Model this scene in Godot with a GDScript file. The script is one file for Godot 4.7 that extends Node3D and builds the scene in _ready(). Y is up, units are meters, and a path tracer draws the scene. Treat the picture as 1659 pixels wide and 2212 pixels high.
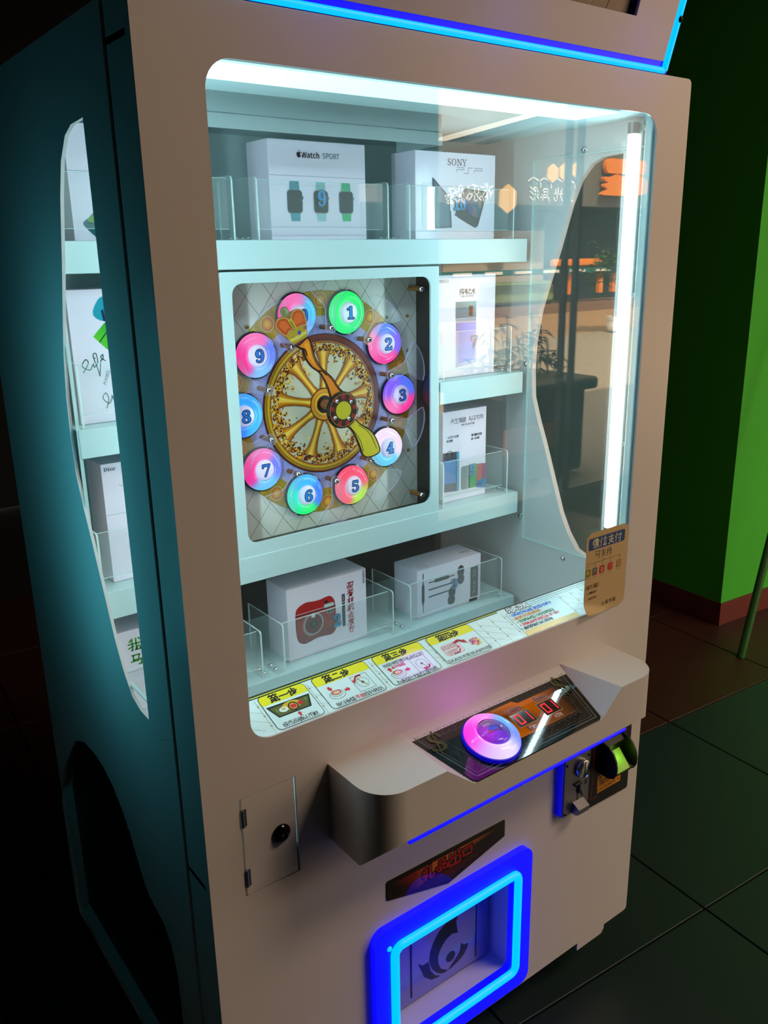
extends Node3D
# A lit wheel-of-prizes vending machine in a dark arcade, open to a bright street on the viewer's side.
# World: the machine's front face is the plane z = 0, x to the right, y up, floor y = 0, metres.

var M := {}            # materials by name
var names := {}
var fonts := {}

func _ready():
	# ---- camera, sky, sun, large lights, exposure ----
	var cam := Camera3D.new(); cam.name = "camera"; add_child(cam)
	cam.transform = Transform3D(Basis(Vector3(0.7975323, -0.01727149, 0.60302897), Vector3(0.18793057, 0.95696404, -0.2211378), Vector3(-0.57325766, 0.28969211, 0.76645557)), Vector3(-0.71681652, 1.26167436, 0.76980462))
	cam.fov = 62.19; cam.near = 0.03; cam.far = 120.0; cam.current = true
	var we := WorldEnvironment.new(); we.name = "environment"; add_child(we)
	var env := Environment.new(); we.environment = env
	env.background_mode = Environment.BG_COLOR
	env.background_color = Color(1.0, 0.93, 0.84)
	env.background_energy_multiplier = 5.0
	env.tonemap_mode = Environment.TONE_MAPPER_LINEAR
	env.tonemap_exposure = 1.0
	env.sdfgi_enabled = true; env.ssao_enabled = true; env.ssil_enabled = true
	var sun := DirectionalLight3D.new(); sun.name = "sun"; add_child(sun)
	sun.look_at_from_position(Vector3.ZERO, Vector3(0.35, -0.75, 0.55)); sun.light_color = Color(1.0, 0.9, 0.74); sun.light_energy = 7.0
	sun.light_angular_distance = 2.0; sun.shadow_enabled = true
	area("unseen_ceiling_light", Vector3(1.5, 2.845, 1.5), Vector3(0, -1, 0), Vector3(0, 0, -1), Vector2(1.2, 0.6), Color(1.0, 0.87, 0.77), 2.9)  # unseen lamp out of view, lights the machine's front
	area("unseen_green_light", Vector3(3.0, 2.2, 0.55), Vector3(-0.35, -0.28, -1), Vector3.UP, Vector2(0.6, 0.3), Color(0.6, 1.0, 0.35), 0.48)  # unseen lamp out of view, lights the green wall
	area("unseen_teal_light", Vector3(-0.57, 0.98, -0.25), Vector3(1, 0, -0.05), Vector3.UP, Vector2(0.025, 0.46), Color(0.34, 0.86, 0.97), 0.022)  # unseen lamp out of view, lights the machine's left side
	# the three white tubes inside the machine
	area("vertical_tube_light_a", Vector3(0.3745, 1.12, -0.08), Vector3(-1, 0, -0.35), Vector3.UP, Vector2(0.014, 0.59), Color(0.8, 0.955, 1.0), 0.125)
	area("vertical_tube_light_b", Vector3(-0.3745, 1.12, -0.08), Vector3(1, 0, -0.35), Vector3.UP, Vector2(0.014, 0.59), Color(0.8, 0.955, 1.0), 0.125)
	area("top_lamp_light", Vector3(-0.04, 1.4375, -0.068), Vector3(0, -1, 0), Vector3(0, 0, -1), Vector2(0.5, 0.05), Color(0.8, 0.955, 1.0), 0.06)
	materials()
	# ---- the setting ----
	room()
	street()
	# ---- the machine and what is in it ----
	machine()
	console()
	coin_units()
	chute()
	header()
	wheel()
	holders()
	boxes()
	sticker()

func area(called, at, towards, up, size, color, energy):
	var l := AreaLight3D.new(); l.name = called; add_child(l)
	l.look_at_from_position(at, at + towards, up)
	l.area_size = size; l.light_color = color; l.light_energy = energy
	l.area_range = 12.0; l.area_attenuation = 2.0; l.shadow_enabled = true

func omni(called, at, color, energy, size = 0.02, parent = self):
	var l := OmniLight3D.new(); l.name = called; parent.add_child(l, true)
	l.position = at; l.light_color = color; l.light_energy = energy; l.light_size = size
	l.omni_range = 6.0; l.omni_attenuation = 2.0; l.shadow_enabled = true

# ------------------------------------------------------------------ mesh builder
class MB:
	var v := PackedVector3Array()
	var n := PackedVector3Array()
	var c := PackedColorArray()
	var uv := PackedVector2Array()
	var xf := Transform3D.IDENTITY
	var col := Color.WHITE
	var eps := 0.00012
	var fz := Vector3(0, 0, 1)      # the normal of flat print (may be leaned to shift a sheet's reflections)
	var fonts := {}
	func tri3(a: Vector3, b: Vector3, d: Vector3, na: Vector3, nb: Vector3, nd: Vector3, ca = null, cb = null, cd = null):
		a = xf * a; b = xf * b; d = xf * d
		var bs := xf.basis
		na = (bs * na).normalized(); nb = (bs * nb).normalized(); nd = (bs * nd).normalized()
		var k: Color = col.srgb_to_linear()
		var k0: Color = k if ca == null else ca.srgb_to_linear()
		var k1: Color = k if cb == null else cb.srgb_to_linear()
		var k2: Color = k if cd == null else cd.srgb_to_linear()
		if (b - a).cross(d - a).dot(na + nb + nd) > 0.0:
			v.append(a); v.append(d); v.append(b); n.append(na); n.append(nd); n.append(nb); c.append(k0); c.append(k2); c.append(k1)
		else:
			v.append(a); v.append(b); v.append(d); n.append(na); n.append(nb); n.append(nd); c.append(k0); c.append(k1); c.append(k2)
	func tri(a: Vector3, b: Vector3, d: Vector3, nn: Vector3):
		tri3(a, b, d, nn, nn, nn)
	func quad(a: Vector3, b: Vector3, d: Vector3, e: Vector3, nn: Vector3):
		tri3(a, b, d, nn, nn, nn); tri3(a, d, e, nn, nn, nn)
	func quadn(a: Vector3, b: Vector3, d: Vector3, e: Vector3, na: Vector3, nb: Vector3, nd: Vector3, ne: Vector3):
		tri3(a, b, d, na, nb, nd); tri3(a, d, e, na, nd, ne)
	func face(a: Vector3, b: Vector3, d: Vector3, e: Vector3, away: Vector3):   # flat quad whose normal points away from a point
		var nn := (b - a).cross(d - a)
		if nn.length() < 1e-12: nn = (d - a).cross(e - a)
		nn = nn.normalized()
		if nn.dot((a + b + d + e) * 0.25 - away) < 0.0: nn = -nn
		quad(a, b, d, e, nn)
	func box(lo: Vector3, hi: Vector3, bev := 0.0):
		if bev <= 0.0:
			var ce := (lo + hi) * 0.5
			var p := []
			for i in 8: p.append(Vector3(hi.x if i & 1 else lo.x, hi.y if i & 2 else lo.y, hi.z if i & 4 else lo.z))
			for f in [[0, 1, 3, 2], [4, 5, 7, 6], [0, 1, 5, 4], [2, 3, 7, 6], [0, 2, 6, 4], [1, 3, 7, 5]]: face(p[f[0]], p[f[1]], p[f[2]], p[f[3]], ce)
			return
		var ctr := (lo + hi) * 0.5
		var h := (hi - lo) * 0.5
		var q := h - Vector3.ONE * bev
		for ax in 3:
			var a1 := (ax + 1) % 3
			var a2 := (ax + 2) % 3
			for s in [-1.0, 1.0]:
				var nn := Vector3.ZERO; nn[ax] = s
				var pts := []
				for t in [[-1, -1], [1, -1], [1, 1], [-1, 1]]:
					var p := Vector3.ZERO; p[ax] = s * h[ax]; p[a1] = t[0] * q[a1]; p[a2] = t[1] * q[a2]; pts.append(ctr + p)
				quad(pts[0], pts[1], pts[2], pts[3], nn)
				for s2 in [-1.0, 1.0]:
					var A := Vector3.ZERO; A[ax] = s * h[ax]; A[a1] = s2 * q[a1]; A[a2] = -q[a2]
					var B := A; B[a2] = q[a2]
					var C := Vector3.ZERO; C[ax] = s * q[ax]; C[a1] = s2 * h[a1]; C[a2] = q[a2]
					var D := C; D[a2] = -q[a2]
					var n1 := Vector3.ZERO; n1[ax] = s
					var n2 := Vector3.ZERO; n2[a1] = s2
					quadn(ctr + A, ctr + B, ctr + C, ctr + D, n1, n1, n2, n2)
		for i in 8:
			var sg := Vector3(1 if i & 1 else -1, 1 if i & 2 else -1, 1 if i & 4 else -1)
			tri3(ctr + Vector3(h.x, q.y, q.z) * sg, ctr + Vector3(q.x, h.y, q.z) * sg, ctr + Vector3(q.x, q.y, h.z) * sg, Vector3(sg.x, 0, 0), Vector3(0, sg.y, 0), Vector3(0, 0, sg.z))
	func cap(poly: PackedVector2Array, z: float, s: float):
		var t := Geometry2D.triangulate_polygon(poly)
		for i in range(0, t.size(), 3):
			var a := poly[t[i]]; var b := poly[t[i + 1]]; var d := poly[t[i + 2]]
			tri(Vector3(a.x, a.y, z), Vector3(b.x, b.y, z), Vector3(d.x, d.y, z), Vector3(0, 0, s))
	func wall(poly: PackedVector2Array, z0: float, z1: float, inward := false, smooth := 0.6):   # the sides of an outline; smooth where it turns gently
		var k := poly.size()
		var ccw := not Geometry2D.is_polygon_clockwise(poly)
		var nn := []
		for i in k:
			var d := (poly[(i + 1) % k] - poly[i]).normalized()
			var o := Vector2(d.y, -d.x)
			if not ccw: o = -o
			if inward: o = -o
			nn.append(o)
		for i in k:
			var j := (i + 1) % k
			var a: Vector2 = nn[i]; var b: Vector2 = nn[i]
			var pr: Vector2 = nn[(i + k - 1) % k]; var nx: Vector2 = nn[j]
			if a.dot(pr) > smooth: a = (a + pr).normalized()
			if b.dot(nx) > smooth: b = (b + nx).normalized()
			var p := poly[i]; var q := poly[j]
			quadn(Vector3(p.x, p.y, z0), Vector3(q.x, q.y, z0), Vector3(q.x, q.y, z1), Vector3(p.x, p.y, z1), Vector3(a.x, a.y, 0), Vector3(b.x, b.y, 0), Vector3(b.x, b.y, 0), Vector3(a.x, a.y, 0))
	func prism(poly: PackedVector2Array, z0: float, z1: float, bev := 0.0):
		if bev > 0.0:
			var ins := Geometry2D.offset_polygon(poly, -bev, Geometry2D.JOIN_MITER)
			if ins.size() == 1 and ins[0].size() == poly.size():
				var q: PackedVector2Array = ins[0]
				var off := 0
				var best := 1e9
				for i in q.size():
					if q[i].distance_to(poly[0]) < best: best = q[i].distance_to(poly[0]); off = i
				var same := Geometry2D.is_polygon_clockwise(q) == Geometry2D.is_polygon_clockwise(poly)
				var ce := Vector2.ZERO
				var w := PackedVector2Array()
				for i in q.size(): w.append(q[(off + i) % q.size()] if same else q[(off - i + 2 * q.size()) % q.size()])
				for p in poly: ce += p / poly.size()
				cap(w, z1, 1.0); cap(poly, z0, -1.0); wall(poly, z0, z1 - bev)
				for i in poly.size():
					var j := (i + 1) % poly.size()
					var d := (poly[j] - poly[i]).normalized()
					var o := Vector2(d.y, -d.x)
					if Geometry2D.is_polygon_clockwise(poly): o = -o
					quad(Vector3(poly[i].x, poly[i].y, z1 - bev), Vector3(poly[j].x, poly[j].y, z1 - bev), Vector3(w[j].x, w[j].y, z1), Vector3(w[i].x, w[i].y, z1), Vector3(o.x, o.y, 1).normalized())
				return
		cap(poly, z1, 1.0); cap(poly, z0, -1.0); wall(poly, z0, z1)
	func plate(outer: PackedVector2Array, holes: Array, z0: float, z1: float):   # a sheet with holes; cut into strips through each hole's middle
		var lo := outer[0]; var hi := outer[0]
		for p in outer: lo = lo.min(p); hi = hi.max(p)
		var cuts := [lo.x - 1.0]
		for h in holes:
			var m := 0.0
			for p in h: m += p.x / h.size()
			cuts.append(m)
		cuts.append(hi.x + 1.0)
		cuts.sort()
		for i in cuts.size() - 1:
			var strip := PackedVector2Array([Vector2(cuts[i], lo.y - 1), Vector2(cuts[i + 1], lo.y - 1), Vector2(cuts[i + 1], hi.y + 1), Vector2(cuts[i], hi.y + 1)])
			var todo := Geometry2D.intersect_polygons(strip, outer)
			for h in holes:
				var left := []
				for t in todo: left.append_array(Geometry2D.clip_polygons(t, h))
				todo.assign(left)
			for t in todo:
				cap(t, z1, 1.0); cap(t, z0, -1.0)
		wall(outer, z0, z1)
		for h in holes: wall(h, z0, z1, true)
	func lathe(pr: Array, seg := 32, smooth := true):   # pr: [radius, height] from the top down; axis = +z of xf
		for i in pr.size() - 1:
			var r0: float = pr[i][0]; var h0: float = pr[i][1]; var r1: float = pr[i + 1][0]; var h1: float = pr[i + 1][1]
			var d := Vector2(r1 - r0, h1 - h0)
			if d.length() < 1e-9: continue
			var m := Vector2(-d.y, d.x).normalized()
			var n0 := m; var n1 := m
			if smooth and i > 0:
				var e := Vector2(r0 - pr[i - 1][0], h0 - pr[i - 1][1]); var em := Vector2(-e.y, e.x).normalized()
				if em.dot(m) > 0.55: n0 = (em + m).normalized()
			if smooth and i + 2 < pr.size():
				var e := Vector2(pr[i + 2][0] - r1, pr[i + 2][1] - h1); var em := Vector2(-e.y, e.x).normalized()
				if em.dot(m) > 0.55: n1 = (em + m).normalized()
			for k in seg:
				var a := TAU * k / seg; var b := TAU * (k + 1) / seg
				var ca := Vector3(cos(a), sin(a), 0); var cb := Vector3(cos(b), sin(b), 0)
				var z := Vector3(0, 0, 1)
				var p0 := ca * r0 + z * h0; var p1 := cb * r0 + z * h0; var p2 := cb * r1 + z * h1; var p3 := ca * r1 + z * h1
				var na := ca * n0.x + z * n0.y; var nb := cb * n0.x + z * n0.y; var nc := cb * n1.x + z * n1.y; var ne := ca * n1.x + z * n1.y
				if r0 > 1e-6: tri3(p0, p1, p2, na, nb, nc)
				if r1 > 1e-6 or r0 <= 1e-6: tri3(p0, p2, p3, na, nc, ne)
	func tube(path: Array, r, seg := 10, closed := false):
		var k := path.size()
		var rings := []
		var nrm := []
		var up := Vector3(0.123, 0.991, 0.05)
		for i in k:
			var a: Vector3 = path[(i - 1 + k) % k] if closed or i > 0 else path[i]
			var b: Vector3 = path[(i + 1) % k] if closed or i < k - 1 else path[i]
			var t := (b - a).normalized()
			if absf(t.dot(up)) > 0.95: up = Vector3(0.9, 0.1, 0.42)
			var x := up.cross(t).normalized(); var y := t.cross(x)
			up = y
			var ring := []; var rn := []
			var rad: float = r[i] if r is Array else r
			for j in seg:
				var w := x * cos(TAU * j / seg) + y * sin(TAU * j / seg)
				rn.append(w); ring.append(path[i] + w * rad)
			rings.append(ring); nrm.append(rn)
		for i in (k if closed else k - 1):
			var i2 := (i + 1) % k
			for j in seg:
				var j2 := (j + 1) % seg
				quadn(rings[i][j], rings[i][j2], rings[i2][j2], rings[i2][j], nrm[i][j], nrm[i][j2], nrm[i2][j2], nrm[i2][j])
		if not closed:
			for e in [0, k - 1]:
				var t: Vector3 = (path[0] - path[1]) if e == 0 else (path[k - 1] - path[k - 2])
				for j in seg: tri(path[e], rings[e][j], rings[e][(j + 1) % seg], t.normalized())
	func strip(rows: Array, flip := false):   # rows of points, smooth
		var nr := rows.size(); var nc: int = rows[0].size()
		var nm := []
		for i in nr:
			var l := []
			for j in nc:
				var du: Vector3 = rows[mini(i + 1, nr - 1)][j] - rows[maxi(i - 1, 0)][j]
				var dv: Vector3 = rows[i][mini(j + 1, nc - 1)] - rows[i][maxi(j - 1, 0)]
				var x := du.cross(dv).normalized()
				l.append(-x if flip else x)
			nm.append(l)
		for i in nr - 1:
			for j in nc - 1:
				quadn(rows[i][j], rows[i + 1][j], rows[i + 1][j + 1], rows[i][j + 1], nm[i][j], nm[i + 1][j], nm[i + 1][j + 1], nm[i][j + 1])
	# ---- flat print: plain coloured shapes in the xy plane of xf, stacked in thin layers
	func pg(pts, color: Color, L := 0, cols = null):
		var poly := PackedVector2Array()
		if pts is PackedVector2Array: poly = pts
		else:
			for i in range(0, pts.size(), 2): poly.append(Vector2(pts[i], pts[i + 1]))
		var t := Geometry2D.triangulate_polygon(poly)
		col = color
		var z := eps * (L + 1)
		var f := fz
		for i in range(0, t.size(), 3):
			var a := poly[t[i]]; var b := poly[t[i + 1]]; var d := poly[t[i + 2]]
			if cols == null: tri(Vector3(a.x, a.y, z), Vector3(b.x, b.y, z), Vector3(d.x, d.y, z), f)
			else: tri3(Vector3(a.x, a.y, z), Vector3(b.x, b.y, z), Vector3(d.x, d.y, z), f, f, f, cols[t[i]], cols[t[i + 1]], cols[t[i + 2]])
	func rect(x0: float, y0: float, x1: float, y1: float, color: Color, L := 0, r := 0.0):
		pg(MB.rr(x0, y0, x1, y1, r), color, L)
	static func rr(x0: float, y0: float, x1: float, y1: float, r := 0.0, seg := 6) -> PackedVector2Array:
		var p := PackedVector2Array()
		if r <= 0.0: return PackedVector2Array([Vector2(x0, y0), Vector2(x1, y0), Vector2(x1, y1), Vector2(x0, y1)])
		var cs := [Vector2(x1 - r, y0 + r), Vector2(x1 - r, y1 - r), Vector2(x0 + r, y1 - r), Vector2(x0 + r, y0 + r)]
		for i in 4:
			for k in seg + 1:
				var a := -PI / 2 + PI / 2 * i + PI / 2 * k / seg
				p.append(cs[i] + Vector2(cos(a), sin(a)) * r)
		return p
	static func ell(cx: float, cy: float, rx: float, ry: float, seg := 28, rot := 0.0) -> PackedVector2Array:
		var p := PackedVector2Array()
		for i in seg:
			var q := Vector2(cos(TAU * i / seg) * rx, sin(TAU * i / seg) * ry).rotated(rot)
			p.append(Vector2(cx, cy) + q)
		return p
	static func pts(a: Array) -> PackedVector2Array:
		var p := PackedVector2Array()
		for i in range(0, a.size(), 2): p.append(Vector2(a[i], a[i + 1]))
		return p
	static func curve(a: Array, closed := true, sub := 4) -> PackedVector2Array:   # a smooth line through points
		var q := MB.pts(a)
		var o := PackedVector2Array()
		var k := q.size()
		for i in (k if closed else k - 1):
			var p0 := q[(i - 1 + k) % k] if closed or i > 0 else q[0]
			var p1 := q[i]
			var p2 := q[(i + 1) % k]
			var p3 := q[(i + 2) % k] if closed or i < k - 2 else q[k - 1]
			for s in sub: o.append(p1.cubic_interpolate(p2, p0, p3, float(s) / sub))
		if not closed: o.append(q[k - 1])
		return o
	func disc(cx: float, cy: float, r: float, color: Color, L := 0, seg := 28):
		pg(MB.ell(cx, cy, r, r, seg), color, L)
	func ring(cx: float, cy: float, r0: float, r1: float, color: Color, L := 0, seg := 48, a0 := 0.0, a1 := TAU, c2 = null):
		col = color
		var z := eps * (L + 1)
		var f := fz
		for i in seg:
			var a := a0 + (a1 - a0) * i / seg; var b := a0 + (a1 - a0) * (i + 1) / seg
			var p0 := Vector3(cx + cos(a) * r0, cy + sin(a) * r0, z); var p1 := Vector3(cx + cos(a) * r1, cy + sin(a) * r1, z)
			var p2 := Vector3(cx + cos(b) * r1, cy + sin(b) * r1, z); var p3 := Vector3(cx + cos(b) * r0, cy + sin(b) * r0, z)
			if c2 == null: quad(p0, p1, p2, p3, f)
			else: tri3(p0, p1, p2, f, f, f, color, c2, c2); tri3(p0, p2, p3, f, f, f, color, c2, color)
	func ln(p, w: float, color: Color, L := 0, closed := false):
		var q: PackedVector2Array = p if p is PackedVector2Array else MB.pts(p)
		col = color
		var z := eps * (L + 1)
		var f := fz
		var k := q.size()
		for i in (k if closed else k - 1):
			var a := q[i]; var b := q[(i + 1) % k]
			var d := (b - a).normalized()
			if d == Vector2.ZERO: continue
			var o := Vector2(-d.y, d.x) * w * 0.5
			a -= d * w * 0.42; b += d * w * 0.42
			quad(Vector3(a.x - o.x, a.y - o.y, z), Vector3(b.x - o.x, b.y - o.y, z), Vector3(b.x + o.x, b.y + o.y, z), Vector3(a.x + o.x, a.y + o.y, z), f)
	func txt(s: String, font: String, cap_h: float, x: float, y: float, color: Color, L := 0, sx := 1.0, rot := 0.0, ha := 1, outline := 0.0, oc := Color.BLACK):
		var t := TextMesh.new()
		t.text = s; t.font = fonts[font]; t.font_size = 48; t.pixel_size = 1.0 / (48.0 * 0.714); t.depth = 0.0
		t.horizontal_alignment = [HORIZONTAL_ALIGNMENT_LEFT, HORIZONTAL_ALIGNMENT_CENTER, HORIZONTAL_ALIGNMENT_RIGHT][ha]
		t.curve_step = 2.0
		var bb := t.get_aabb()
		var a: Array = t.get_mesh_arrays()
		var p: PackedVector3Array = a[0]
		var ix = a[12]
		var cx := bb.get_center().x if ha == 1 else (bb.position.x if ha == 0 else bb.end.x)
		var cy := bb.get_center().y
		var f := fz
		var offs := [Vector2.ZERO]
		if outline > 0.0:
			for i in 8: offs.push_front(Vector2(cos(TAU * i / 8), sin(TAU * i / 8)) * outline)
		for o in offs:
			col = color if o == Vector2.ZERO else oc
			var z := eps * (L + (2 if o == Vector2.ZERO and outline > 0.0 else 1))
			for i in range(0, (ix.size() if ix else p.size()), 3):
				var w := []
				for k in 3:
					var q: Vector3 = p[ix[i + k] if ix else i + k]
					var r := Vector2((q.x - cx) * sx, q.y - cy) * cap_h
					r = r.rotated(rot) + Vector2(x, y) + o
					w.append(Vector3(r.x, r.y, z))
				tri(w[0], w[1], w[2], f)
	func mesh(st_mat) -> ArrayMesh:
		var m := ArrayMesh.new()
		var a := []; a.resize(Mesh.ARRAY_MAX)
		a[Mesh.ARRAY_VERTEX] = v; a[Mesh.ARRAY_NORMAL] = n; a[Mesh.ARRAY_COLOR] = c
		if uv.size() == v.size(): a[Mesh.ARRAY_TEX_UV] = uv
		m.add_surface_from_arrays(Mesh.PRIMITIVE_TRIANGLES, a)
		m.surface_set_material(0, st_mat)
		return m
	func planar_uv(cx: float, cy: float, half: float, inv: Transform3D):
		uv = PackedVector2Array()
		for p in v:
			var q := inv * p
			uv.append(Vector2((q.x - cx) / half * 0.5 + 0.5, 0.5 - (q.y - cy) / half * 0.5))

func mb() -> MB:
	var b := MB.new(); b.fonts = fonts; return b

func numbered(s: String) -> String:
	if not names.has(s): names[s] = 0; return s
	names[s] += 1
	return "%s_%03d" % [s, names[s]]

func thing(called: String, label: String, category: String, at := Vector3.ZERO, group := "") -> Node3D:
	var o := Node3D.new(); o.name = numbered(called); add_child(o); o.position = at
	o.set_meta("label", label); o.set_meta("category", category)
	if group != "": o.set_meta("group", group)
	return o

# commits a builder whose vertices are in world coordinates as one named part
func part(called: String, b: MB, m, parent: Node3D, label := "") -> MeshInstance3D:
	var o := MeshInstance3D.new(); o.name = called; o.mesh = b.mesh(M[m] if m is String else m)
	parent.add_child(o, true)
	if parent.get_parent() == self and parent is Node3D and not parent is MeshInstance3D: o.position = -parent.position
	if label != "": o.set_meta("label", label)
	return o

func solo(called: String, b: MB, m, label: String, category: String, group := "") -> MeshInstance3D:
	var o := MeshInstance3D.new(); o.name = numbered(called); o.mesh = b.mesh(M[m] if m is String else m); add_child(o)
	o.set_meta("label", label); o.set_meta("category", category)
	if group != "": o.set_meta("group", group)
	return o

func screws(list: Array, nrm: Vector3, r: float, m, parent: Node3D, frame := Transform3D.IDENTITY):   # each screw a part of its own
	for p in list:
		var b := mb(); b.xf = frame; screw(b, p, nrm, r); part("screw", b, m, parent)

func struct(called: String, b: MB, m, label: String, category: String) -> MeshInstance3D:
	var o := solo(called, b, m, label, category); o.set_meta("kind", "structure"); return o

func mk(key: String, color: Color, rough := 0.5, metal := 0.0, spec := 0.5) -> StandardMaterial3D:
	var m := StandardMaterial3D.new(); m.resource_name = key
	m.albedo_color = color; m.roughness = rough; m.metallic = metal; m.metallic_specular = spec
	M[key] = m; return m

func glow(key: String, color: Color, energy: float, base := Color(0.8, 0.8, 0.8)) -> StandardMaterial3D:
	var m := mk(key, base, 0.4); m.emission_enabled = true; m.emission = color; m.emission_energy_multiplier = energy; return m

func pane(key: String, color: Color, alpha: float, rough := 0.02) -> StandardMaterial3D:
	var m := mk(key, Color(color.r, color.g, color.b, alpha), rough); m.transparency = BaseMaterial3D.TRANSPARENCY_ALPHA; return m

func noise_normal(seed_: int, freq: float, strength: float) -> NoiseTexture2D:
	var f := FastNoiseLite.new(); f.seed = seed_; f.frequency = freq; f.fractal_octaves = 3
	var t := NoiseTexture2D.new(); t.width = 512; t.height = 512; t.noise = f; t.seamless = true; t.as_normal_map = true; t.bump_strength = strength
	return t

func materials():
	for k in [["serif", "Droid Serif", 700], ["serif_thin", "Droid Serif", 400], ["sans", "Droid Sans", 400], ["sans_bold", "Droid Sans", 700], ["mono", "Droid Sans Mono", 400]]:
		var f := SystemFont.new(); f.font_names = PackedStringArray([k[1]]); f.font_weight = k[2]; fonts[k[0]] = f
	var w := mk("paint", Color(0.86, 0.85, 0.84), 0.3, 0.0, 0.45)      # satin powder-coated sheet steel
	w.normal_enabled = true; w.normal_texture = noise_normal(3, 0.02, 1.2); w.normal_scale = 0.12
	w.uv1_triplanar = true; w.uv1_scale = Vector3(14, 14, 14)
	mk("paint_inside", Color(0.765, 0.87, 0.865), 0.38)
	mk("paint_shaded", Color(0.52, 0.6, 0.6), 0.3)  # the inner valance's shade, put into a darker grey
	mk("print", Color.WHITE, 0.35).vertex_color_use_as_albedo = true
	mk("print_gloss", Color.WHITE, 0.03).vertex_color_use_as_albedo = true
	mk("print_matt", Color.WHITE, 0.7).vertex_color_use_as_albedo = true
	mk("card", Color(0.93, 0.9, 0.95), 0.22)
	mk("black", Color(0.03, 0.03, 0.032), 0.45)
	mk("black_gloss", Color(0.02, 0.02, 0.022), 0.05)
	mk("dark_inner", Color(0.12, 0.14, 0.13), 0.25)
	mk("chrome", Color(0.85, 0.85, 0.86), 0.16, 1.0)
	mk("steel", Color(0.55, 0.55, 0.57), 0.38, 0.9)
	mk("galvanised", Color(0.32, 0.34, 0.35), 0.5, 0.6)
	mk("brass", Color(0.62, 0.42, 0.2), 0.4, 0.5)
	mk("brown_post", Color(0.55, 0.33, 0.2), 0.5)
	pane("glass", Color(0.95, 1.0, 0.98), 0.015, 0.0)
	pane("acrylic", Color(0.9, 1.0, 0.98), 0.06, 0.02).metallic_specular = 0.33
	pane("side_glass", Color(0.9, 1.0, 0.98), 0.03, 0.02).metallic_specular = 0.16
	pane("clear", Color(0.95, 0.97, 1.0), 0.05, 0.02)
	var ae := mk("acrylic_edge", Color(0.86, 0.96, 0.94, 0.75), 0.5); ae.transparency = BaseMaterial3D.TRANSPARENCY_ALPHA
	var be := mk("clear_edge", Color(0.8, 0.8, 0.95, 0.5), 0.5); be.transparency = BaseMaterial3D.TRANSPARENCY_ALPHA
	glow("tube_glow", Color(0.9, 1.0, 1.0), 2.6, Color(1, 1, 1))
	glow("lamp_glow", Color(0.74, 0.96, 0.97), 0.95, Color(1, 1, 1))
	glow("blue_glow", Color(0.02, 0.03, 1.0), 1.0, Color(0.05, 0.05, 0.8))
	glow("cyan_glow", Color(0.0, 0.72, 1.0), 1.25, Color(0.05, 0.3, 0.9))
	glow("warm_panel", Color(1.0, 0.8, 0.55), 3.0)
	glow("teal_tube", Color(0.3, 0.85, 0.9), 2.0)
	glow("red_digit", Color(1.0, 0.05, 0.04), 1.5, Color(0.3, 0, 0))
	mk("red_window", Color(0.16, 0.012, 0.015), 0.12)
	glow("green_glow", Color(0.55, 0.8, 0.03), 0.22, Color(0.45, 0.6, 0.05))

# ------------------------------------------------------------------ the arcade and the street outside it
const TILT := 4.5
func grid(i: float, j: float, y := 0.0) -> Vector3:    # the floor grid is turned 4.5 degrees to the machine
	var a := deg_to_rad(TILT)
	return Vector3(0.62, y, 0.031) + Vector3(cos(a), 0, sin(a)) * i + Vector3(-sin(a), 0, cos(a)) * j

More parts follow.
